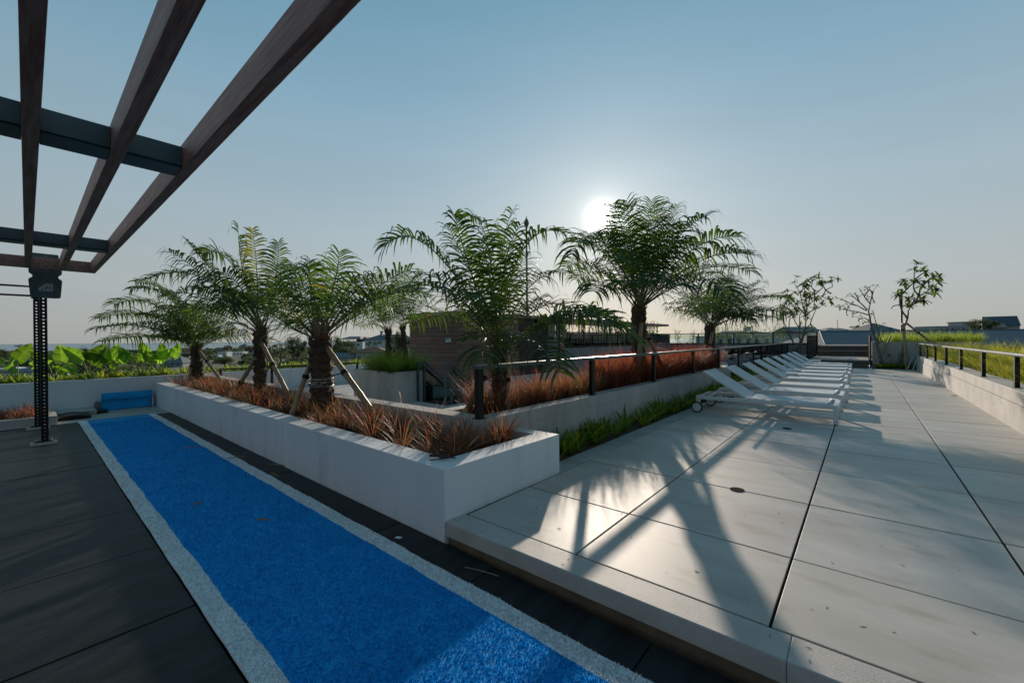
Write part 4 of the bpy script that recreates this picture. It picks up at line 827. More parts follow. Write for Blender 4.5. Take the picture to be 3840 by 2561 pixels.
# ================================================================== FRANGIPANI TREES
def leaf_rosette(b, p, axis, n, l, w):
    axis = axis.normalized(); u = axis.orthogonal().normalized(); v = axis.cross(u); a0 = R.uniform(0, 6)
    for i in range(n):
        a = a0 + i * 2.4; o = u * math.cos(a) + v * math.sin(a); up = R.uniform(-.15, .75); d = (o + axis * up).normalized(); ll = l * R.uniform(.6, 1.15)
        s = d.cross(UP); s = s.normalized() if s.length > .1 else u
        k = R.uniform(.6, 1.35); c = (k * R.uniform(.9, 1.2), k, k * .9); g = R.uniform(.1, .35)
        b.strip([p, p + d * ll * .3 + UP * ll * .02, p + d * ll * .65 - UP * ll * g * .3, p + d * ll - UP * ll * g], [w * .25, w * .85, w, w * .1], s, c)
def frangipani(key, label, r0, n, l, w, rmin=.016, dens=1, skip=()):
    sk = [[Vector(p) for p in q] for q in FRANG[key]]; base = sk[0][0]
    root = empty('frangipani_tree', base, label, 'tree')
    b = MB(); cb = MB()
    for k, q in enumerate(sk):
        ra = r0 if k == 0 else max(rmin, r0 * .42)
        pts = []
        for i in range(len(q) - 1):
            for j in range(3): pts.append(q[i].lerp(q[i + 1], j / 3) + Vector([R.uniform(-.012, .012) for _ in range(3)]))
        pts.append(q[-1]); m = len(pts) - 1
        b.tube(pts, [ra + (rmin * .8 - ra) * (i / m) ** .8 for i in range(m + 1)], 7, jit=.08)
        tip = q[-1]; ax = (q[-1] - q[-2]).normalized()
        if k not in skip:
            leaf_rosette(cb, tip, ax + UP * .5, n, l, w)
            for _ in range(dens):          # side twigs with leaves of their own
                i = R.randrange(max(1, m // 2), m + 1); p = pts[i]; d = Vector((R.uniform(-1, 1), R.uniform(-1, 1), R.uniform(.2, 1))).normalized() * R.uniform(.15, .42)
                b.tube([p, p + d * .6 + UP * .02, p + d], [rmin * .8, rmin * .7, rmin * .5], 5); leaf_rosette(cb, p + d, d + UP * .2, n, l, w)
    b.build('trunk', MT['bark'], root, smooth=True); cb.build('crown', MT['frangi'], root)
frangipani('t8', 'many stemmed frangipani with a broad leafy crown beside the picket fence', .085, 12, .30, .085, .017, 3)
frangipani('t9', 'nearly bare frangipani with thin twigs just right of the end steps', .07, 5, .13, .05, .014, 2)
frangipani('t10', 'tall crooked frangipani with flat leafy tops at the right end of the deck', .095, 13, .34, .10, .02, 1, skip=(1,))
stake('upright stake under the tall crooked frangipani', (1.52, 26.62, 0), (1.42, 26.75, 2.15), .055, .85)
stake('stake slanting right from the tall crooked frangipani', (2.45, 27.6, 1.2), (1.5, 26.9, 2.2), .045, .5)
stake('stake slanting left under the nearly bare frangipani', (1.25, 26.9, .1), (.75, 27.0, 1.0), .04, .6)
stake('short stake pointing up right beside the nearly bare frangipani', (.72, 26.95, .75), (1.0, 26.85, 1.55), .04)
stake('stake propping the many stemmed frangipani from the right', (-2.5, 28.1, .6), (-2.75, 28.05, 1.7), .05)

# ================================================================== GRASSES AND STRAP LEAVES
def blade(b, p, l, lean, az, w, c0, c1, bend=.5, seg=4):
    d = Vector((math.cos(az), math.sin(az), 0)); s = Vector((-d.y, d.x, 0)); a2 = R.uniform(-1, 1); s = (s + d * a2 * .6).normalized()
    pts = []
    for i in range(seg + 1):
        t = i / seg; pts.append(p + d * l * (lean * t + bend * t * t) + UP * l * (t - .55 * bend * t * t * (.5 + lean)))
    b.strip(pts, [w * (1 - .15 * i) if i < seg else 0 for i in range(seg + 1)], s, c0, c1)
def grass(name, label, m, spots, nb, lr, w, tint, lean=(.05, .45), bend=(.1, .7), cat='grass', plumes=(), spread=.05):
    b = MB()
    for (x, y, z, k) in spots:
        for _ in range(nb):
            a = R.uniform(0, 2 * PI); rr = R.uniform(0, spread); v = R.uniform(.35, 1.4); t = tint(); l = R.uniform(*lr) * k * (.6 + .4 * R.random())
            c0 = (v * t[0] * .7, v * t[1] * .75, v * t[2] * .75); c1 = (v * t[0] * 1.35, v * t[1] * 1.2, v * t[2] * 1.2)
            blade(b, Vector((x + math.cos(a) * rr, y + math.sin(a) * rr, z - .02)), l, R.uniform(*lean), a + R.uniform(-.5, .5), w * R.uniform(.7, 1.3), c0, c1, R.uniform(*bend))
    b.mi = 1
    for (x, y, z, h, az, l) in plumes:
        d = Vector((math.cos(az), math.sin(az), 0)); pts = [Vector((x, y, z)) + d * h * (.25 * t + .55 * t * t) + UP * h * (t * 1.1 - .35 * t ** 3) for t in [i / 14 for i in range(15)]]
        b.tube(pts, .0022, 4)
        ps = pts[-int(14 * l) - 1:]
        for i in range(150):
            t = R.uniform(0, 1) * (len(ps) - 1.001); j = int(t); q = ps[j].lerp(ps[j + 1], t - j); ax = (ps[j + 1] - ps[j]).normalized()
            o = Vector((R.uniform(-1, 1), R.uniform(-1, 1), R.uniform(-1, 1))).normalized(); o = (o + ax * .8).normalized(); ll = .022 * R.uniform(.6, 1.2)
            b.strip([q, q + o * ll], [.003, 0], ax.orthogonal().normalized(), (1, 1, 1))
    o = b.build(name, [m, MT['plume']]); o['kind'] = 'stuff'; return tag(o, label, cat)
def red(): 
    q = R.random()
    return (.85, .8, .85) if q < .35 else ((1.25, .75, .75) if q < .55 else ((.75, 1.15, .7) if q < .8 else (1.15, 1.9, 1.15)))
def spots(n, x0, x1, y0, y1, z, ok=lambda x, y: True, k=(.75, 1.2)):
    o = []
    while len(o) < n:
        x, y = R.uniform(x0, x1), R.uniform(y0, y1)
        if ok(x, y): o.append((x, y, z, R.uniform(*k)))
    return o
far_t = lambda x, y: all(math.hypot(x - t.x, y - t.y) > .17 for t in (T1, T2, T3))
s1 = spots(58, -14.5, -9.2, 2.72, 3.34, .325, far_t, (.8, 1.3)) + spots(40, -9.2, -6.2, 2.66, 3.34, .325, far_t, (.7, 1.25)) + spots(30, -6.2, -4.0, 2.64, 3.32, .325, far_t, (.65, 1.3)) + spots(14, -4.0, -2.98, 2.62, 3.3, .325, far_t, (.7, 1.25)) + spots(7, -3.2, -2.96, 3.3, 3.78, .325, far_t, (.7, 1.))
grass('red_grass', 'red fountain grass filling the long white planter under the left palms', MT['redgrass'], s1, 44, (.26, .60), .0080, red, (.02, .6), (.05, .8), plumes=[(-4.5, 3.2, .33, .62, 2.6, .45)], spread=.045)
s2a = spots(105, -3.98, -3.56, 3.75, 7.2, .53, lambda x, y: math.hypot(x - T5.x, y - T5.y) > .14, (.75, 1.15))
s2b = spots(210, -4.0, -3.53, 7.0, 14.6, .53, lambda x, y: True, (.7, 1.12))
pl2 = [(R.uniform(-3.95, -3.6), R.uniform(8.5, 13.5), .55, R.uniform(.75, .95), R.uniform(0, 6.2), .28) for _ in range(9)]
grass('red_grass', 'dense red fountain grass behind the deck railing with pale plumes', MT['redgrass'], s2a, 40, (.34, .68), .0066, red, (.03, .3), (.05, .5), spread=.07)
grass('red_grass', 'tallest red brown grass hedge around the base of the dense palm behind the railing', MT['redgrass'], s2b, 48, (.76, 1.02), .0085, lambda: tuple(a * q for a, q in zip(red(), (.98, .66, .66))), (.03, .28), (.08, .5), plumes=pl2, spread=.09)
s3 = [(-3.56, R.uniform(9.5, 13.4), .55, R.uniform(.9, 1.2)) for _ in range(40)]
grass('hanging_grass', 'dark grass blades hanging down over the concrete planter wall', MT['redgrass'], s3, 9, (.3, .5), .006, lambda: (.35, .45, .5), (.5, 1.), (.9, 1.5))
s4 = [(x, y - .0173 * (x + 2.67), z, k) for x, y, z, k in spots(46, -14.4, -13.06, -2., .28, -.05)]
grass('red_grass', 'dry red grass clumps in the stone planter box behind the rig', MT['redgrass'], s4, 46, (.2, .46), .009, lambda: (1.3, 1.25, .9) if R.random() < .6 else (.5, .4, .5), spread=.09)
def green():
    q = R.random()
    return (1.15, 1.05, .9) if q < .5 else ((1.75, 1.35, .9) if q < .85 else (2.1, 1.6, 1.3))
s5 = spots(330, 2.3, 3.6, 7.5, 27.2, .56, k=(.75, 1.15))
pl5 = [(R.uniform(2.6, 3.4), R.uniform(11, 25), .56, R.uniform(.85, 1.0), R.uniform(0, 6.2), .16) for _ in range(14)]
grass('green_grass', 'tall yellow green fountain grass in the stone kerb planter on the right', MT['greengrass'], s5, 56, (.5, 1.08), .0085, green, (.1, .5), (.2, .8), plumes=pl5, spread=.1)
s5b = [(2.26, R.uniform(8, 26.5), .60, R.uniform(.6, .85)) for _ in range(16)]
grass('green_grass', 'green grass tufts arching out over the right kerb between the posts', MT['greengrass'], s5b, 24, (.5, .8), .008, green, (.4, .9), (.5, 1.2))
s6 = spots(130, .62, 4.1, 27.5, 30.4, 1.15, k=(.8, 1.1))
grass('green_grass', 'bright green grass on top of the end planter wall', MT['greengrass'], s6, 46, (.5, .85), .011, lambda: (.8, 1.05, .8) if R.random() < .7 else (1.4, 1.3, 1), (.05, .3), (.1, .5), spread=.12)
s7 = spots(58, -10.4, -8.66, 6.08, 6.85, .69, k=(.75, 1.1)) + [(R.uniform(-9.4, -8.7), 6.04, .7, 1.) for _ in range(14)]
pl7 = [(R.uniform(-10.2, -9.5), R.uniform(6.2, 6.8), .69, R.uniform(.8, .95), R.uniform(1, 3.4), .2) for _ in range(10)]
grass('green_grass', 'fluffy green grass spilling over the grey planter box', MT['greengrass'], s7, 90, (.5, .95), .006, lambda: (.8, .95, .8) if R.random() < .7 else (1.5, 1.4, 1), (.05, .6), (.2, 1.1), plumes=pl7, spread=.1)
def straps(name, label, sp, n, lr, w, tint):
    b = MB()
    for (x, y, z, k) in sp:
        a0 = R.uniform(0, 6)
        for i in range(n):
            a = a0 + i * 2.4; v = R.uniform(.6, 1.25); t = tint(); c = (v * t[0], v * t[1], v * t[2]); l = R.uniform(*lr) * k
            d = Vector((math.cos(a), math.sin(a), 0)); s = Vector((-d.y, d.x, 0)); ln = R.uniform(.15, .8); bd_ = R.uniform(.1, .7); p = Vector((x, y, z))
            pts = [p + d * l * (ln * u + bd_ * u * u * .6) + UP * l * (u - .6 * bd_ * u * u) for u in (0, .25, .55, .8, 1)]
            ww = w * R.uniform(.8, 1.2); b.strip(pts, [ww * .5, ww, ww * .95, ww * .6, 0], s, c, (c[0] * 1.15, c[1] * 1.05, c[2]))
    o = b.build(name, MT['strip']); o['kind'] = 'stuff'; return tag(o, label, 'plants')
parapet_tint = lambda: (1.0, 1.05, 1) if R.random() < .85 else (1.7, 1.2, .8)  # leaf colours: mostly yellow green, a few tending to orange
straps('strap_leaf_plants', 'yellow green strap leaved plants growing along the white parapet trough', spots(230, -15.5, -14.95, -1.2, 9.2, .5, k=(.8, 1.25)), 9, (.2, .36), .034, parapet_tint)
straps('strap_leaf_plants', 'row of dark strap leaved plants between the concrete planter and the deck kerb', spots(250, -3.2, -2.93, 4.05, 26., -.03, k=(.8, 1.25)), 10, (.2, .42), .03, lambda: (.75, .95, .9) if R.random() < .8 else (1.8, 1.1, .6))
straps('strap_leaf_plants', 'small bright ground plants in the bed by the end steps', spots(60, .45, 1.8, 26.62, 27.1, .02), 9, (.14, .34), .05, lambda: (1.2, 1.15, .8))

# bamboo like plants behind the glass balustrade
def leafy_plant():
    r = empty('leafy_plant', (0, 0, 0), '', 'plant', 'leafy plants behind the glass balustrade'); b = MB(); cb = MB()
    for i in range(6):
        a = R.uniform(0, 6.3); o = Vector((math.cos(a), math.sin(a), 0)); h = R.uniform(.75, 1.15); p0 = o * R.uniform(.05, .2); p1 = p0 + o * .12 + UP * h
        b.tube([p0, p0.lerp(p1, .5) + o * .02, p1], [.012, .010, .006], 5)
        for j in range(20):
            t = R.uniform(.35, 1.05); q = p0.lerp(p1, min(1, t)); a2 = R.uniform(0, 6.3); d = Vector((math.cos(a2), math.sin(a2), R.uniform(-.1, .9))).normalized(); l = R.uniform(.14, .28); v = R.uniform(.6, 1.3)
            s = d.cross(UP).normalized(); cb.strip([q, q + d * l * .4, q + d * l * .75 - UP * .02, q + d * l - UP * .07], [.01, .034, .026, 0], s, (v, v, v * .8))
    b.build('stems', MT['stem'], r); cb.build('leaves', MT['strip'], r); return r
lp0 = leafy_plant(); first = True
for k, x in enumerate([-9.9, -9.1, -8.3, -7.7, -7.2, -6.7, -6.1, -5.6, -5.1, -4.5, -3.9]):
    lab = 'green cane plant behind the back glass balustrade, one of the leafy row'
    if first: lp0.location = (x, 30.1, 1.05); lp0['label'] = lab; first = False
    else:
        s = R.uniform(.95, 1.25) * (1.15 if 2 < k < 8 else .95); copy_tree(lp0, (x, 30.1 + R.uniform(-.15, .15), 1.05), R.uniform(0, 6), lab, (s, s, s * R.uniform(.85, 1.1)))
for k in range(16):
    s = R.uniform(1.25, 1.6); copy_tree(lp0, (-10.95 + R.uniform(-.1, .1), 15.6 + k * .86, 1.0), R.uniform(0, 6), 'green cane plant behind the glass balustrade on the left beside the pavilion', (s, s, s))

# big leaved plants on the parapet
def big_leaf(b, p, d, l, w, v, fold=.35):
    """heart shaped blade hanging from its stalk end p towards d, two halves folded along the midrib"""
    d = d.normalized(); n = Vector((1, R.uniform(-.55, .35), R.uniform(-.1, .5))); s = n.cross(d).normalized(); n = d.cross(s).normalized()
    N = 9; mid = []; L_ = []; R_ = []
    for i in range(N + 1):
        t = i / N; q = t * 1.16 - .16
        ww = w * .5 * (max(0, math.sin(PI * min(1, (t + .16) / 1.16))) ** .75) * (1.12 - .45 * t)
        if i == N: ww = 0
        m = p + d * l * max(q, 0) - UP * l * .12 * max(q, 0) ** 2
        e = p + d * l * q - UP * l * .12 * max(q, 0) ** 2
        rp = math.sin(i * 2.1) * .018
        mid.append(b.pt(m, (v * 1.5, v * 1.35, v * 1.3))); L_.append(b.pt(e + s * ww + n * (ww * fold + rp), (v * 1.1, v, v))); R_.append(b.pt(e - s * ww + n * (ww * fold - rp), (v * .95, v, v)))
    for i in range(N):
        b.f += [[mid[i], mid[i + 1], L_[i + 1], L_[i]], [mid[i], R_[i], R_[i + 1], mid[i + 1]]]; b.m += [0, 0]
def alocasia(y, label, leaves, k=1.14):
    base = Vector((-15.12, y, .5)); r = empty('broad_leaf_plant', base, label, 'plant', 'broad leaved plants on the parapet')
    sb = MB(); cb = MB()
    for (dy, dz, dx, ld, ll, v) in leaves:
        tip = base + Vector((dx, dy, dz)) * k; m = base + Vector((dx * .3, dy * .35, dz * .62)) * k
        sb.tube([base, base.lerp(m, .5) + Vector((0, dy * .02, .02)), m, tip], [.022, .017, .012, .008], 6)
        big_leaf(cb, tip, Vector(ld) + Vector((0, 0, .5)), ll * 1.0 * k, ll * .60 * k, v * R.uniform(.75, 1.2), R.uniform(.15, .6))
    sb.build('stalks', MT['stem'], r, smooth=True); cb.build('leaves', MT['alocasia'], r)
alocasia(.12, 'broad leaved plant farthest left, one leaf glowing yellow', [(-.26, .5, .05, (.1, -.5, .45), .42, 1.1), (0, .55, -.05, (.3, .5, .5), .46, .6), (.22, .42, .1, (.25, .4, -.3), .34, 1.8), (-.1, .5, .1, (.4, .1, -.7), .4, .9)])
alocasia(.68, 'broad leaved plant half hidden by the rig post', [(.12, .5, 0, (.1, -.1, 1), .42, 1.1), (.2, .42, .1, (.4, .2, -.8), .36, 1.), (-.1, .5, .05, (.2, -.6, .3), .4, .7)])
alocasia(1.28, 'broad leaved plant with two large leaves just right of the rig', [(-.08, .5, .05, (.2, -1, .62), .5, 1.05), (.06, .52, .05, (.15, .7, .75), .46, .8), (-.34, .26, .1, (.2, -1, .3), .30, 1.), (.28, .46, 0, (.2, .1, .9), .34, 1.2)])
alocasia(1.70, 'broad leaved plant with a leaf pointing straight up', [(-.14, .42, .05, (.2, -1, .5), .48, .85), (.04, .5, 0, (.1, .25, 1.), .42, 1.1), (.16, .44, .05, (.2, .5, .9), .36, 1.4), (0, .4, .1, (.4, .1, -.6), .3, .9)])
alocasia(2.32, 'broad leaved plant with a yellow leaf tilted to the right', [(-.24, .48, .05, (.2, -.5, .55), .42, 1.), (-.02, .46, .1, (.4, 0, .8), .38, .8), (.28, .44, 0, (.2, .9, .55), .44, 1.9), (.1, .56, -.1, (.1, -.4, .9), .42, 1.)])
alocasia(2.76, 'broad leaved plant farthest right, under the fronds of the left palm', [(.02, .5, 0, (.2, -.2, .9), .44, .9), (.2, .52, 0, (.1, .5, .9), .42, 1.3), (-.18, .46, .05, (.3, -.8, .4), .40, 1.)])

# ================================================================== HOUSES AND TREES BEYOND
HAZE = lambda d: min(.55, d / 1500)
def house(name, label, x, y, w, dp, rot, zb, zw, zt, roof, wallm, roofm, wins=(), over=.5, cat='house', group=None):
    """walls to zw, roof to zt ('hip', 'gable', 'flat'); local x runs along the front, the front is at local y=0"""
    r = empty(name, (x, y, zb), label, cat, group); ca, sa = math.cos(rot), math.sin(rot)
    X = lambda p: (x + p[0] * ca - p[1] * sa, y + p[0] * sa + p[1] * ca, p[2])
    b = MB(X); b.box(-w / 2, w / 2, 0, dp, zb, zw); b.build('wall', MT[wallm], r)
    if roof != 'none':
        b = MB(X); a, o = over, -over; hw = w / 2 + over
        if roof == 'flat': b.box(-hw, hw, o, dp + a, zw + .002, zt)
        elif roof == 'hip':
            i = min(dp / 2 + a, hw * .92); e = [(-hw, o, zw), (hw, o, zw), (hw, dp + a, zw), (-hw, dp + a, zw)]; t = [(-hw + i, dp / 2, zt), (hw - i, dp / 2, zt)]
            b.face([e[0], e[1], t[1], t[0]]); b.face([e[1], e[2], t[1]]); b.face([e[2], e[3], t[0], t[1]]); b.face([e[3], e[0], t[0]]); b.box(-hw, hw, o, dp + a, zw - .15, zw - .002)
        else:
            e = [(-hw, o, zw), (hw, o, zw), (hw, dp + a, zw), (-hw, dp + a, zw)]; t = [(-hw, dp / 2, zt), (hw, dp / 2, zt)]
            b.face([e[0], e[1], t[1], t[0]]); b.face([e[2], e[3], t[0], t[1]]); b.face([e[0], t[0], e[3]]); b.face([e[1], e[2], t[1]]); b.box(-hw, hw, o, dp + a, zw - .15, zw - .002)
        b.build('roof', MT[roofm], r)
    for (wx, wz, ww, wh) in wins:
        f = MB(X); f.box(wx - ww / 2 - .06, wx + ww / 2 + .06, -.06, -.002, wz - .06, wz + wh + .06); fo = f.build('window', MT['wallgrey'], r)
        p = MB(X); p.box(wx - ww / 2, wx + ww / 2, -.09, -.061, wz, wz + wh); p.build('pane', MT['win'], fo)
    return r, X
W = lambda n, w, z, ww, wh: [(-w / 2 + w * (i + .5) / n, z, ww, wh) for i in range(n)]
house('long_house', 'long white hall with a red roof behind the far left palm', -545.4, 112.2, 23.5, 12, .70, -14, -8.2, -4.3, 'gable', 'wallwhite', 'roofred', W(5, 21, -11, 1.2, 1.2))
house('grey_roofed_house', 'low house with a steep dark grey hip roof left of the far palm', -335.5, 66.1, 12.5, 11, .74, -14, -11.5, -6.9, 'hip', 'wallgrey', 'roofgrey', W(3, 11, -13, 1, 1.2))
house('white_block', 'plain white block house, middle of the three beyond the palms', -529., 146.8, 9.4, 9, .68, -14, -8.9, -8.5, 'flat', 'wallwhite', 'wallgrey', W(2, 8, -12, 1.5, 1.6), .2)
house('white_block', 'wide white block house, right one beyond the palms', -545.2, 164.6, 15.4, 9, .70, -14, -9.8, -9.4, 'flat', 'wallwhite', 'wallwhite', W(4, 14, -12.6, 1.4, 1.6), .2)
house('white_block', 'smallest white block house with a blue tint, left of the others', -505.8, 134.9, 5., 5, .65, -14, -11.1, -10.8, 'flat', 'wallwhite', 'wallgrey', W(1, 4, -13, 1.2, 1.2), .2)
house('white_block', 'white block house partly behind the ragged palm trunk', -605., 197.7, 13, 9, .72, -14, -9, -8.2, 'hip', 'wallwhite', 'roofgrey', W(3, 12, -12.4, 1.4, 1.5), .3)
house('far_hall', 'brown red hall near the shore among trees', -822, 225, 19, 12, .70, -14, -10, -7.4, 'gable', 'wallochre', 'roofred', W(4, 18, -12.6, 1.4, 1.5))
house('thatched_pavilion', 'dark thatched pavilion on the shore against the sea', -855.7, 268.6, 14, 13, .66, -14, -6.5, -1.2, 'hip', 'wallochre', 'roofgrey', W(4, 13, -12, 2, 3))
house('white_villa', 'white walled villa with a dark roof at the far left edge', -205, 2.3, 12.6, 10, .72, -14, -7.4, -6.05, 'hip', 'wallwhite', 'roofgrey', W(3, 11, -9.6, 1.2, 1.2))
house('white_villa', 'small white villa roof behind the leftmost broad leaves', -300, -2.6, 8, 8, .62, -14, -9.9, -8.9, 'hip', 'wallwhite', 'wallwhite', W(2, 7, -12, 1, 1.1))
house('red_cottage', 'cottage with a bright red tiled roof left of the thick palm trunk', -414, 174, 9.8, 8, .85, -18, -12.4, -8.9, 'hip', 'wallwhite', 'roofred', W(2, 8, -14, 1, 1))
house('red_cottage', 'smaller red roofed cottage touching the thick palm trunk', -427, 189, 5.4, 6, .6, -18, -13.4, -10.9, 'gable', 'wallwhite', 'roofred', W(1, 4, -15, 1, 1))
r, X = house('modern_villa', 'modern white villa with an open terrace under a grey metal roof on the hill', -309.5, 171.3, 20.5, 12, .70, -14, .7, 1.1, 'flat', 'wallwhite', 'wallwhite', W(4, 18, -2.2, 1.6, 1.6), .3)
b = MB(X); b.face([(-7.5, -1, 3.4), (9, -1, 3.4), (6.5, 6, 5.3), (-2, 6, 5.3)]); b.face([(9, -1, 3.4), (9, 12, 3.4), (6.5, 6, 5.3)]); b.face([(-7.5, -1, 3.4), (-2, 6, 5.3), (-7.5, 12, 3.4)]); b.box(-7.5, 9, -1, 12, 3.1, 3.39); b.build('terrace_roof', MT['roofgrey'], r)
for k in range(6):
    b = MB(X); b.box(-6.8 + k * 1.9, -6.5 + k * 1.9, 0, .3, 1.1, 3.1); b.build('column', MT['wallwhite'], r)
house('ochre_house', 'flat ochre block house next to the modern villa', -311.5, 182.7, 8.3, 8, .70, -14, 4.4, 4.8, 'flat', 'wallochre', 'wallochre', W(2, 7, 1.6, 1.2, 1.3), .15)
r, X = house('hill_mansion', 'large white mansion with broad dark hip roofs on the hill', -277, 185.4, 36.7, 18, .70, -14, 2.6, 6.6, 'hip', 'wallwhite', 'roofgrey', W(8, 34, -.6, 1.4, 1.7), 1.)
b = MB(X); b.box(-7.9, -6.2, 4, 5.7, 5.8, 8.3); b.build('roof_tower', MT['wallgrey'], r)
b = MB(X); b.box(-8.1, -6.0, 3.8, 5.9, 8.302, 9.1); b.build('tower_tank', MT['roofgrey'], r)
house('red_roofed_house', 'house with a wide red hip roof behind the grassy planter box', -129, 78.5, 12., 10, .72, -14, -2.3, -.45, 'hip', 'wallgrey', 'roofred', W(3, 10, -5, 1.2, 1.4))
house('low_shed', 'low blue grey shed roof below the parapet plants', -134, 71.3, 6.8, 6, .68, -14, -3.9, -2.4, 'gable', 'wallgrey', 'roofgrey', W(2, 6, -6, 1, 1))
r, X = house('cupola_house', 'white house with a long low roof and a small cupola behind the balustrade', -31.6, 169.1, 25.1, 14, .70, -14, 2.4, 4.3, 'hip', 'wallwhite', 'roofgrey', W(7, 23, -.2, 1.3, 1.6), .8)
b = MB(X); b.box(2.2, 4.0, 5, 7, 3.8, 5.3); b.build('cupola', MT['wallwhite'], r)
b = MB(X); b.face([(1.7, 4.5, 5.302), (4.5, 4.5, 5.302), (3.1, 6, 6.0)]); b.face([(4.5, 4.5, 5.302), (4.5, 7.5, 5.302), (3.1, 6, 6.0)]); b.face([(1.7, 4.5, 5.302), (3.1, 6, 6.0), (1.7, 7.5, 5.302)]); b.build('cupola_roof', MT['roofgrey'], r)
for k in range(5):
    b = MB(X); b.box(11.0 + k * .55, 11.15 + k * .55, -.8, -.65, -14, 2.2); b.build('column', MT['wallwhite'], r)
house('grey_block', 'grey block building with a flat topped dark roof left of the end steps', -11, 134.2, 6.9, 9, .7, -14, 3., 4.5, 'gable', 'wallgrey', 'roofgrey', W(3, 6, .8, .9, 1.2))
house('white_annexe', 'pale annexe with a large opening beside the slate roof', -5.84, 125.5, 4.4, 4, .7, -14, 2.6, 3.05, 'flat', 'wallgrey', 'wallwhite', [(0, .4, 2.6, 1.7)], .4)
house('grey_block', 'long low grey roof beyond the annexe', -6.5, 190, 9.5, 9, .7, -14, 4.0, 5.1, 'hip', 'wallgrey', 'roofgrey', W(2, 8, 2, 1, 1))
house('small_roof_house', 'small far house with a pale ridge near the aerial mast', -11.2, 251., 5.2, 6, .7, -14, 5.3, 6.2, 'hip', 'wallgrey', 'roofgrey', W(1, 4, 4.2, 1, .8))
house('small_roof_house', 'small far house right of the aerial mast', -7.7, 267, 5.2, 6, .7, -14, 5.4, 6.3, 'hip', 'wallwhite', 'roofgrey', W(1, 4, 4.2, 1, .8))
house('brown_roofed_house', 'house with a brown hip roof behind the bare frangipani', 4.8, 173.5, 8.4, 8, .68, -14, 3.5, 6.0, 'hip', 'wallgrey', 'roofgrey', [(2.2, 3.6, .9, .8), (-1.5, 2, 1, 1)], .9)
# slate roofs of the next buildings
r, X = house('slate_roofed_house', 'neighbouring building with a dark slate roof beyond the end steps', -1.2, 90.2, 9.2, 12, .70, -14, .3, 2.6, 'none', 'wallgrey', 'slate')
b = MB(X); b.face([(-5.2, -.5, .302), (14, -.5, .302), (14, 6, 2.62), (-1.3, 6, 2.62)]); b.face([(-5.2, -.5, .302), (-1.3, 6, 2.62), (-5.2, 12.5, .302)]); b.face([(14, 6, 2.62), (14, 12.5, .302), (-5.2, 12.5, .302), (-1.3, 6, 2.62)]); b.build('roof', MT['slate'], r)
b = MB(X); b.tube([(-5.2, -.5, .34), (-1.3, 6, 2.66), (14, 6, 2.66)], .10, 6); b.build('ridge_tile', MT['roofgrey'], r)
r, X = house('slate_roofed_house', 'long neighbouring building with a dark slate roof behind the right grass', 17.5, 92.7, 26, 12, .70, -14, .05, 2.5, 'none', 'wallochre', 'slate')
b = MB(X); b.face([(-14, -1, .06), (14, -1, .06), (14, 5.5, 2.5), (-11.5, 5.5, 2.5)]); b.face([(-14, -1, .06), (-11.5, 5.5, 2.5), (-14, 12, .06)]); b.face([(14, 5.5, 2.5), (14, 12, .06), (-14, 12, .06), (-11.5, 5.5, 2.5)]); b.build('roof', MT['slate'], r)
b = MB(X); b.tube([(-11.5, 5.5, 2.52), (14, 5.5, 2.52)], .10, 6); b.build('ridge_tile', MT['roofgrey'], r)
house('parapet_building', 'long grey building with a flat parapet above the right slate roof', 25.2, 216.6, 13.7, 8, .70, -14, 5.1, 5.3, 'flat', 'wallgrey', 'wallgrey', W(6, 12, 4.1, .7, .5), .1)
house('roof_room', 'small roof room with a shutter on the grey parapet building', 29.4, 222.8, 5., 5, .70, 3, 6.6, 6.9, 'flat', 'wallgrey', 'wallochre', [(-.6, 5.4, .5, 1), (.6, 5.4, 1.8, 1)], .3)
r, X = house('gable_tower', 'tall dark gabled roof with an arched dormer on the right skyline', 30.1, 181.6, 7., 6, -.05, -14, 4.6, 7.25, 'none', 'wallgrey', 'slate')
b = MB(X); b.face([(-3.6, -.4, 4.4), (3.7, -.4, 4.4), (3.4, 3, 7.3), (-3.3, 3, 7.3)]); b.face([(-3.6, 6.4, 4.4), (3.7, 6.4, 4.4), (3.4, 3, 7.3), (-3.3, 3, 7.3)]); b.face([(3.7, -.4, 4.4), (3.7, 6.4, 4.4), (3.4, 3, 7.3)]); b.face([(-3.6, -.4, 4.4), (-3.6, 6.4, 4.4), (-3.3, 3, 7.3)]); b.build('roof', MT['slate'], r)
b = MB(X)
arc = [(-.7 + 1.75 * math.cos(PI * k / 10), -1.2, 4.0 + 1.45 * math.sin(PI * k / 10)) for k in range(11)]
for p, q in zip(arc, arc[1:]): b.face([p, q, (q[0], 2, q[2]), (p[0], 2, p[2])])
b.face(arc); b.build('dormer', MT['wallgrey'], r)
b = MB(); b.tube([(2.8, 54.5, -6), (2.8, 54.5, 5.4)], .08, 10); o = b.build('lamp_pole', MT['black'], smooth=True); tag(o, 'plain dark pole rising behind the tall crooked frangipani', 'pole')
b = MB(); b.tube([(-7.1, 189.6, 2), (-7.1, 189.6, 7.9)], .09, 6); o = b.build('aerial_mast', MT['wallgrey']); tag(o, 'thin aerial mast on the skyline above the slate roof', 'mast')
b = MB(); b.tube([(-1.1, 194.6, 2), (-1.1, 194.6, 7.8)], .06, 6); o = b.build('aerial_mast', MT['wallgrey']); tag(o, 'faint thin mast between the far palms near the bare frangipani', 'mast')

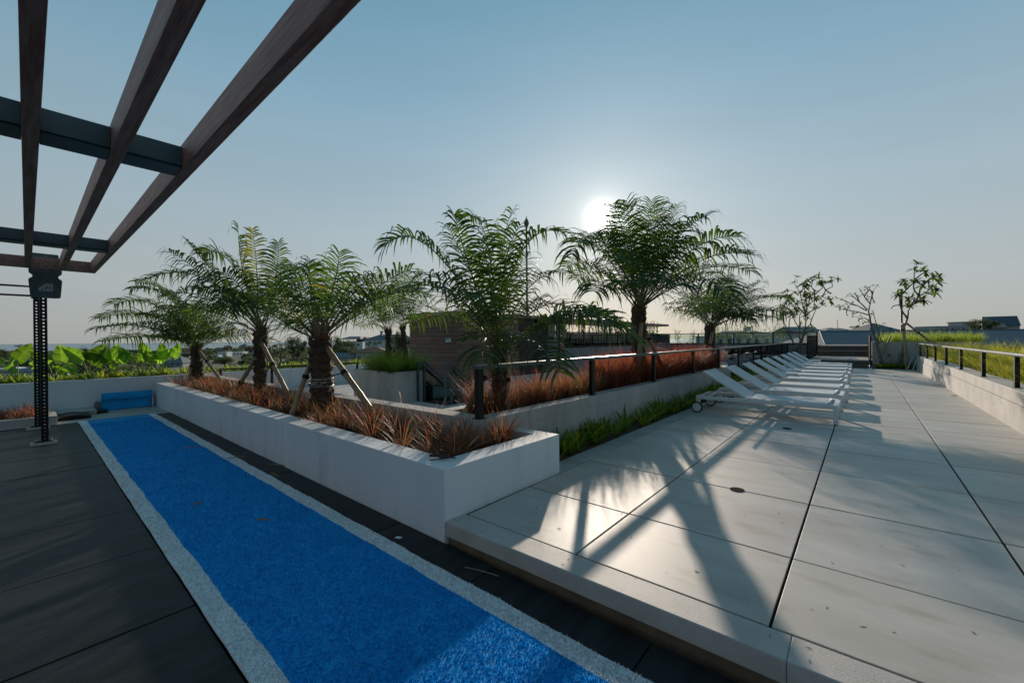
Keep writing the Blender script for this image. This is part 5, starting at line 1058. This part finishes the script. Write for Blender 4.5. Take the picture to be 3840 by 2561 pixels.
# trees beyond: a crown of leaf clumps on a forked trunk, unit sized and copied
def tree_proto(seed, nclump, nleaf, flat):
    R2 = random.Random(seed); r = empty('broadleaf_tree', (0, 0, 0), '', 'tree', 'trees beyond the terrace')
    b = MB(); b.tube([(0, 0, -1.2), (.02, 0, -.4), (.0, .03, .1)], [.06, .045, .03], 6); cb = MB(); cs = []
    for i in range(nclump):
        a = R2.uniform(0, 6.3); rr = math.sqrt(R2.random()) * .85; z = R2.uniform(-.35, .8) * (1 - .55 * rr) * flat + .1; c = Vector((math.cos(a) * rr, math.sin(a) * rr, z)); cs.append(c)
        if i < 9: b.tube([(0, 0, -.25), c * .5 + Vector((0, 0, -.1)), c], [.03, .02, .01], 5)
    for c in cs:
        sz = R2.uniform(.16, .34); k = R2.uniform(.55, 1.25)
        for j in range(nleaf):
            d = Vector((R2.gauss(0, 1), R2.gauss(0, 1), R2.gauss(0, .7))).normalized(); p = c + d * sz * R2.uniform(.6, 1.05); l = R2.uniform(.03, .06)
            u = d.orthogonal().normalized(); w = d.cross(u); a = R2.uniform(0, 6.3); e1_ = (u * math.cos(a) + w * math.sin(a) + d * R2.uniform(-.5, .5)) * l; e2_ = (w * math.cos(a) - u * math.sin(a) + d * R2.uniform(-.5, .5)) * l * .8
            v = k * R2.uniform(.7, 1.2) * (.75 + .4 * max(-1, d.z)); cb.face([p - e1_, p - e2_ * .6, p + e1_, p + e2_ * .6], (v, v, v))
    b.build('trunk', MT['fartrunk'], r); cb.build('crown', MT['farleaf'], r); return r
def far_palm_proto():
    r = empty('coconut_palm', (0, 0, 0), '', 'palm', 'palms beyond the terrace'); b = MB(); b.tube([(0, 0, -4), (.05, 0, -2), (0, 0, 0)], [.09, .07, .06], 6); cb = MB(); cb.mi = 0
    for i in range(17):
        a = i * 2.4 + R.uniform(-.2, .2); e = R.uniform(-.1, 1.1); o = Vector((math.cos(a), math.sin(a), 0)); c = o * .5 * math.cos(e * .7) + UP * (.65 * math.sin(e) + .1); t = o * 1.0 * math.cos(e * .6) + UP * (.8 * math.sin(e) - .35)
        P_ = lambda s: c * (2 * s * (1 - s)) + t * s * s
        for j in range(22):
            s = .12 + .88 * j / 21; p = P_(s); T = (c * (2 - 4 * s) + t * 2 * s).normalized(); sd = T.cross(UP).normalized()
            for q in (-1, 1):
                l = .30 * (.5 + .5 * math.sin(PI * min(1, s))); d = (sd * q + T * .7 - UP * .35).normalized(); v = R.uniform(.6, 1.2); cb.strip([p, p + d * l * .6, p + d * l - UP * .05], [.03, .026, 0], T, (v, v, v))
    b.build('trunk', MT['fartrunk'], r); cb.build('crown', MT['farleaf'], r); return r
protos = [tree_proto(3, 34, 95, 1.), tree_proto(8, 42, 80, .75), tree_proto(21, 26, 110, 1.15)]; used = [0, 0, 0]; fp = far_palm_proto(); fpu = 0
def far_tree(k, x, y, z0, z1, w, label):
    """crown between z0 and z1, w wide"""
    h = (z1 - z0); sc = (w / 2, w / 2, max(.6, h / 1.25)); loc = (x, y, z0 + h * .42)
    global fpu
    if k == 'p':
        s = w / 2; loc = (x, y, z1 - s * .7)
        if not fpu: fp.location = loc; fp.scale = (s, s, s); fp['label'] = label; fpu = 1
        else: copy_tree(fp, loc, R.uniform(0, 6), label, (s, s, s))
        return
    if not used[k]: protos[k].location = loc; protos[k].scale = sc; protos[k]['label'] = label; used[k] = 1
    else: copy_tree(protos[k], loc, R.uniform(0, 6), label, sc)
for a in [('p', -345, 3.2, -3.5, 1.5, 3.6, 'lone coconut palm against the sea left of the rig post'), (1, -365, 6.8, -5, .7, 6.5, 'rounded tree on the shore just left of the rig post'), (1, -283, -3, -6, -.4, 8, 'flat topped tree at the far left edge under the sea line'),
          (0, -197, 8.5, -9, -2.6, 8, 'dark bushy tree just right of the rig post'), (2, -215, 17, -10, -1.7, 9, 'dark bushy tree behind the two large broad leaves'), (0, -228, 23.5, -12, -2.2, 9, 'dense dark tree behind the middle of the parapet plants'), (1, -165, 9.2, -8.5, -3.6, 6, 'low bush below the parapet right of the rig post'),
          (1, -247, 27, -13, -3.0, 9, 'dense dark tree behind the right broad leaved plants'), (2, -330, 34, -14, -1.6, 12, 'large tree near the shore left of the squat palm'), ('p', -358, 91, -8, -1.4, 6, 'coconut palm right of the squat palm crown'), (0, -696, 200, -11, -3.6, 12, 'rounded tree beside the brown red hall'),
          ('p', -158, 61.5, -6, .4, 7.5, 'coconut palm close behind the ragged palm trunk'), ('p', -236, 88, -9, 1.2, 8, 'coconut palm with drooping fronds left of the thick palm'), (0, -247, 105, -10, 3.0, 13, 'tall rounded dark tree left of the thick palm trunk'), ('p', -317, 124, -7, 1.4, 7, 'far coconut palm left of the tall rounded tree'),
          (2, -229, 120, -9, 2.2, 9, 'bushy tree right of the thick palm below the modern villa'), (0, -215, 118.5, -9, .9, 9, 'bushy green tree under the modern villa terrace'), (1, -198, 107, -7, -1.2, 11, 'wide dark tree below the villa and the ochre house'), ('p', -186, 118, -4, 2.2, 6, 'coconut palm in front of the mansion wall'), ('p', -196, 119, -4, 1.6, 5, 'second coconut palm in front of the mansion wall'),
          (2, -127, 89, -6, 3.2, 6, 'leafy tree seen between the two planter box palms'), (0, -128, 92, -6, 3.0, 5, 'leafy tree touching the timber pavilion'), (1, -469, 103, -13, -7.4, 10, 'low tree in front of the long red roofed hall'), (1, -559, 184, -13, -2.6, 14, 'tree behind the ragged palm trunk'), (1, -291, 82, -13, -7.2, 13, 'wide low tree below the white block houses'),
          ('p', -2.3, 206, 3, 6.6, 4, 'far palm left of the faint mast'), ('p', -.7, 208, 3, 6.2, 3.6, 'far palm behind the faint mast'), ('p', .9, 215, 3, 6.7, 4.2, 'far palm right of the faint mast'), (0, 24.4, 163.8, 2.2, 5.7, 6.5, 'round dark tree on the right skyline beside the gabled roof'), (1, -29.7, 236, -3, 2.6, 9, 'tree far behind the balustrade corner'), (1, -24, 215, -4, 2.0, 10, 'low wide tree left of the grey block building')]:
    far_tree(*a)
# the mass of vegetation that covers the land
b = MB(); R3 = random.Random(4)
for i in range(1500):
    d = 130 * (1100 / 130) ** R3.random(); a = R3.uniform(math.radians(-8), math.radians(66)); x, y = -d * math.cos(a), d * math.sin(a)
    if x < -1000: continue
    w = R3.uniform(3, 7) * (1 + d / 700); h = R3.uniform(2, 5.5); k = R3.uniform(.6, 1.2)
    if any(abs(math.atan2(y, -x) - math.atan2(q[1], -q[0])) < q[2] and d < math.hypot(q[0], q[1]) for q in ((-545, 112, .03), (-529, 147, .03), (-545, 164, .02), (-505, 135, .02), (-335, 66, .022))) and R3.random() < .9: continue
    for j in range(40):
        e = Vector((R3.gauss(0, 1), R3.gauss(0, 1), R3.gauss(0, 1))).normalized(); e.z = abs(e.z); p = Vector((x, y, -14)) + Vector((e.x * w, e.y * w, e.z * h)) * R3.uniform(.8, 1.05); s = w * R3.uniform(.12, .22)
        u = e.orthogonal().normalized(); v2 = e.cross(u); an = R3.uniform(0, 6.3); q1 = (u * math.cos(an) + v2 * math.sin(an) + e * R3.uniform(-.4, .4)) * s; q2 = (v2 * math.cos(an) - u * math.sin(an) + e * R3.uniform(-.4, .4)) * s
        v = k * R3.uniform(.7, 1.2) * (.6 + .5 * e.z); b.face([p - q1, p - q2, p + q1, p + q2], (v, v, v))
for i in range(260):
    x = R3.uniform(-110, 80); d = R3.uniform(130, 420); y = d; w = R3.uniform(3, 6); h = R3.uniform(8, 15)
    if y < 150 and -45 < x < 45: continue
    for j in range(40):
        e = Vector((R3.gauss(0, 1), R3.gauss(0, 1), R3.gauss(0, 1))).normalized(); e.z = abs(e.z); p = Vector((x, y, -14)) + Vector((e.x * w, e.y * w, e.z * h)) * R3.uniform(.8, 1.05); s = w * R3.uniform(.12, .22)
        u = e.orthogonal().normalized(); v2 = e.cross(u); an = R3.uniform(0, 6.3); q1 = (u * math.cos(an) + v2 * math.sin(an)) * s; q2 = (v2 * math.cos(an) - u * math.sin(an)) * s
        v = R3.uniform(.6, 1.2); b.face([p - q1, p - q2, p + q1, p + q2], (v, v, v))
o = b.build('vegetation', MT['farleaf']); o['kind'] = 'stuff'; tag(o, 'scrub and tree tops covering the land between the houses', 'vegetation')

# ================================================================== LIGHT, SKY, CAMERA
sun_dir = Vector((-math.sin(SUN_AZ) * math.cos(SUN_EL), math.cos(SUN_AZ) * math.cos(SUN_EL), math.sin(SUN_EL)))
ld = bpy.data.lights.new('sun', 'SUN'); ld.energy = 4.5; ld.angle = math.radians(.8); ld.color = (1, .85, .70)
lo = bpy.data.objects.new('sun', ld); COL.objects.link(lo); lo.rotation_euler = (-sun_dir).to_track_quat('-Z', 'Y').to_euler()
w = bpy.data.worlds.new('World'); bpy.context.scene.world = w; w.use_nodes = True
nt = w.node_tree; nt.nodes.clear(); N = nt.nodes.new; L = nt.links.new
out = N('ShaderNodeOutputWorld'); bg = N('ShaderNodeBackground'); sky = N('ShaderNodeTexSky')
sky.sky_type = 'NISHITA'; sky.sun_disc = False; sky.sun_elevation = SUN_EL; sky.sun_rotation = -SUN_AZ
sky.air_density = 1.0; sky.dust_density = 1.2; sky.ozone_density = 2.0
bg.inputs['Strength'].default_value = .007
L(sky.outputs[0], bg.inputs['Color'])
# hazy evening sky: colour by elevation, dimmer away from the sun, with a bright aureole round it
tc = N('ShaderNodeTexCoord'); nv = N('ShaderNodeVectorMath'); nv.operation = 'NORMALIZE'; L(tc.outputs['Generated'], nv.inputs[0])
sx = N('ShaderNodeSeparateXYZ'); L(nv.outputs[0], sx.inputs[0])
asn = N('ShaderNodeMath'); asn.operation = 'ARCSINE'; L(sx.outputs['Z'], asn.inputs[0])
nrm = N('ShaderNodeMath'); nrm.operation = 'MULTIPLY'; nrm.inputs[1].default_value = 2 / PI; L(asn.outputs[0], nrm.inputs[0])
rp = N('ShaderNodeValToRGB'); L(nrm.outputs[0], rp.inputs[0])
ST = [(0, (.355, .372, .362)), (.07, (.385, .425, .43)), (.17, (.325, .425, .475)), (.32, (.20, .35, .455)), (.5, (.09, .255, .365)), (.7, (.055, .195, .30)), (1, (.045, .165, .27))]
el = rp.color_ramp.elements; el[0].position = 0; el[0].color = (*ST[0][1], 1); el[1].position = 1; el[1].color = (*ST[-1][1], 1)
for p_, c_ in ST[1:-1]:
    q_ = el.new(p_); q_.color = (*c_, 1)
dt = N('ShaderNodeVectorMath'); dt.operation = 'DOT_PRODUCT'; dt.inputs[1].default_value = sun_dir; L(nv.outputs[0], dt.inputs[0])
dim = N('ShaderNodeMapRange'); dim.inputs['From Min'].default_value = -1; dim.inputs['From Max'].default_value = .75; dim.inputs['To Min'].default_value = .55; dim.inputs['To Max'].default_value = 1.03; L(dt.outputs['Value'], dim.inputs['Value'])
ac = N('ShaderNodeMath'); ac.operation = 'ARCCOSINE'; L(dt.outputs['Value'], ac.inputs[0])
def ex(deg, amp):
    m = N('ShaderNodeMath'); m.operation = 'MULTIPLY'; m.inputs[1].default_value = -1 / math.radians(deg); L(ac.outputs[0], m.inputs[0])
    e = N('ShaderNodeMath'); e.operation = 'EXPONENT'; L(m.outputs[0], e.inputs[0]); k = N('ShaderNodeMath'); k.operation = 'MULTIPLY'; k.inputs[1].default_value = amp; L(e.outputs[0], k.inputs[0]); return k
hz = N('ShaderNodeMapping'); hz.inputs['Scale'].default_value = (1.2, 1.2, 9); L(nv.outputs[0], hz.inputs['Vector'])
hn = N('ShaderNodeTexNoise'); hn.inputs['Scale'].default_value = 1.6; hn.inputs['Detail'].default_value = 5; L(hz.outputs[0], hn.inputs['Vector'])
hm = N('ShaderNodeMapRange'); hm.inputs['From Min'].default_value = .3; hm.inputs['From Max'].default_value = .7; hm.inputs['To Min'].default_value = .975; hm.inputs['To Max'].default_value = 1.025; L(hn.outputs['Fac'], hm.inputs['Value'])
hx = N('ShaderNodeVectorMath'); hx.operation = 'SCALE'; L(rp.outputs[0], hx.inputs[0]); L(hm.outputs[0], hx.inputs['Scale'])
bg1 = N('ShaderNodeBackground'); L(hx.outputs[0], bg1.inputs['Color']); L(dim.outputs[0], bg1.inputs['Strength'])
def add(a, c):
    q = N('ShaderNodeAddShader'); L(a.outputs[0], q.inputs[0]); L(c.outputs[0], q.inputs[1]); return q
bg2 = N('ShaderNodeBackground'); bg2.inputs['Color'].default_value = (1, .96, .90, 1); sm = N('ShaderNodeMath'); sm.operation = 'ADD'; L(ex(.45, 22.).outputs[0], sm.inputs[0]); L(ex(1.5, .9).outputs[0], sm.inputs[1]); L(sm.outputs[0], bg2.inputs['Strength'])
bg3 = N('ShaderNodeBackground'); bg3.inputs['Color'].default_value = (1, .97, .93, 1); L(ex(13, .17).outputs[0], bg3.inputs['Strength'])
L(add(add(bg, bg1), add(bg2, bg3)).outputs[0], out.inputs[0])

cam = bpy.data.cameras.new('camera'); co = bpy.data.objects.new('camera', cam); COL.objects.link(co); bpy.context.scene.camera = co
cam.sensor_width = 36; cam.lens = 965 / 2351 * 36; cam.clip_start = .05; cam.clip_end = 100000
f = Vector((-math.sin(YAW), math.cos(YAW), 0)); r = Vector((math.cos(YAW), math.sin(YAW), 0)); u = Vector((0, 0, 1))
ROLL = math.atan2(788.4 - 774.5, 1982 - 150); PIT = math.atan((784 - (788.4 - 1025.5 * math.tan(ROLL))) / 965)
f2 = f * math.cos(PIT) - u * math.sin(PIT); u2 = u * math.cos(PIT) + f * math.sin(PIT)
r3 = r * math.cos(ROLL) - u2 * math.sin(ROLL); u3 = u2 * math.cos(ROLL) + r * math.sin(ROLL)
co.matrix_world = Matrix(((r3.x, u3.x, -f2.x, 0), (r3.y, u3.y, -f2.y, 0), (r3.z, u3.z, -f2.z, 1.5), (0, 0, 0, 1)))
sc = bpy.context.scene
sc.view_settings.view_transform = 'Standard'; sc.view_settings.look = 'None'; sc.view_settings.exposure = 0
sc.cycles.max_bounces = 8; sc.cycles.transparent_max_bounces = 24; sc.cycles.use_denoising = True
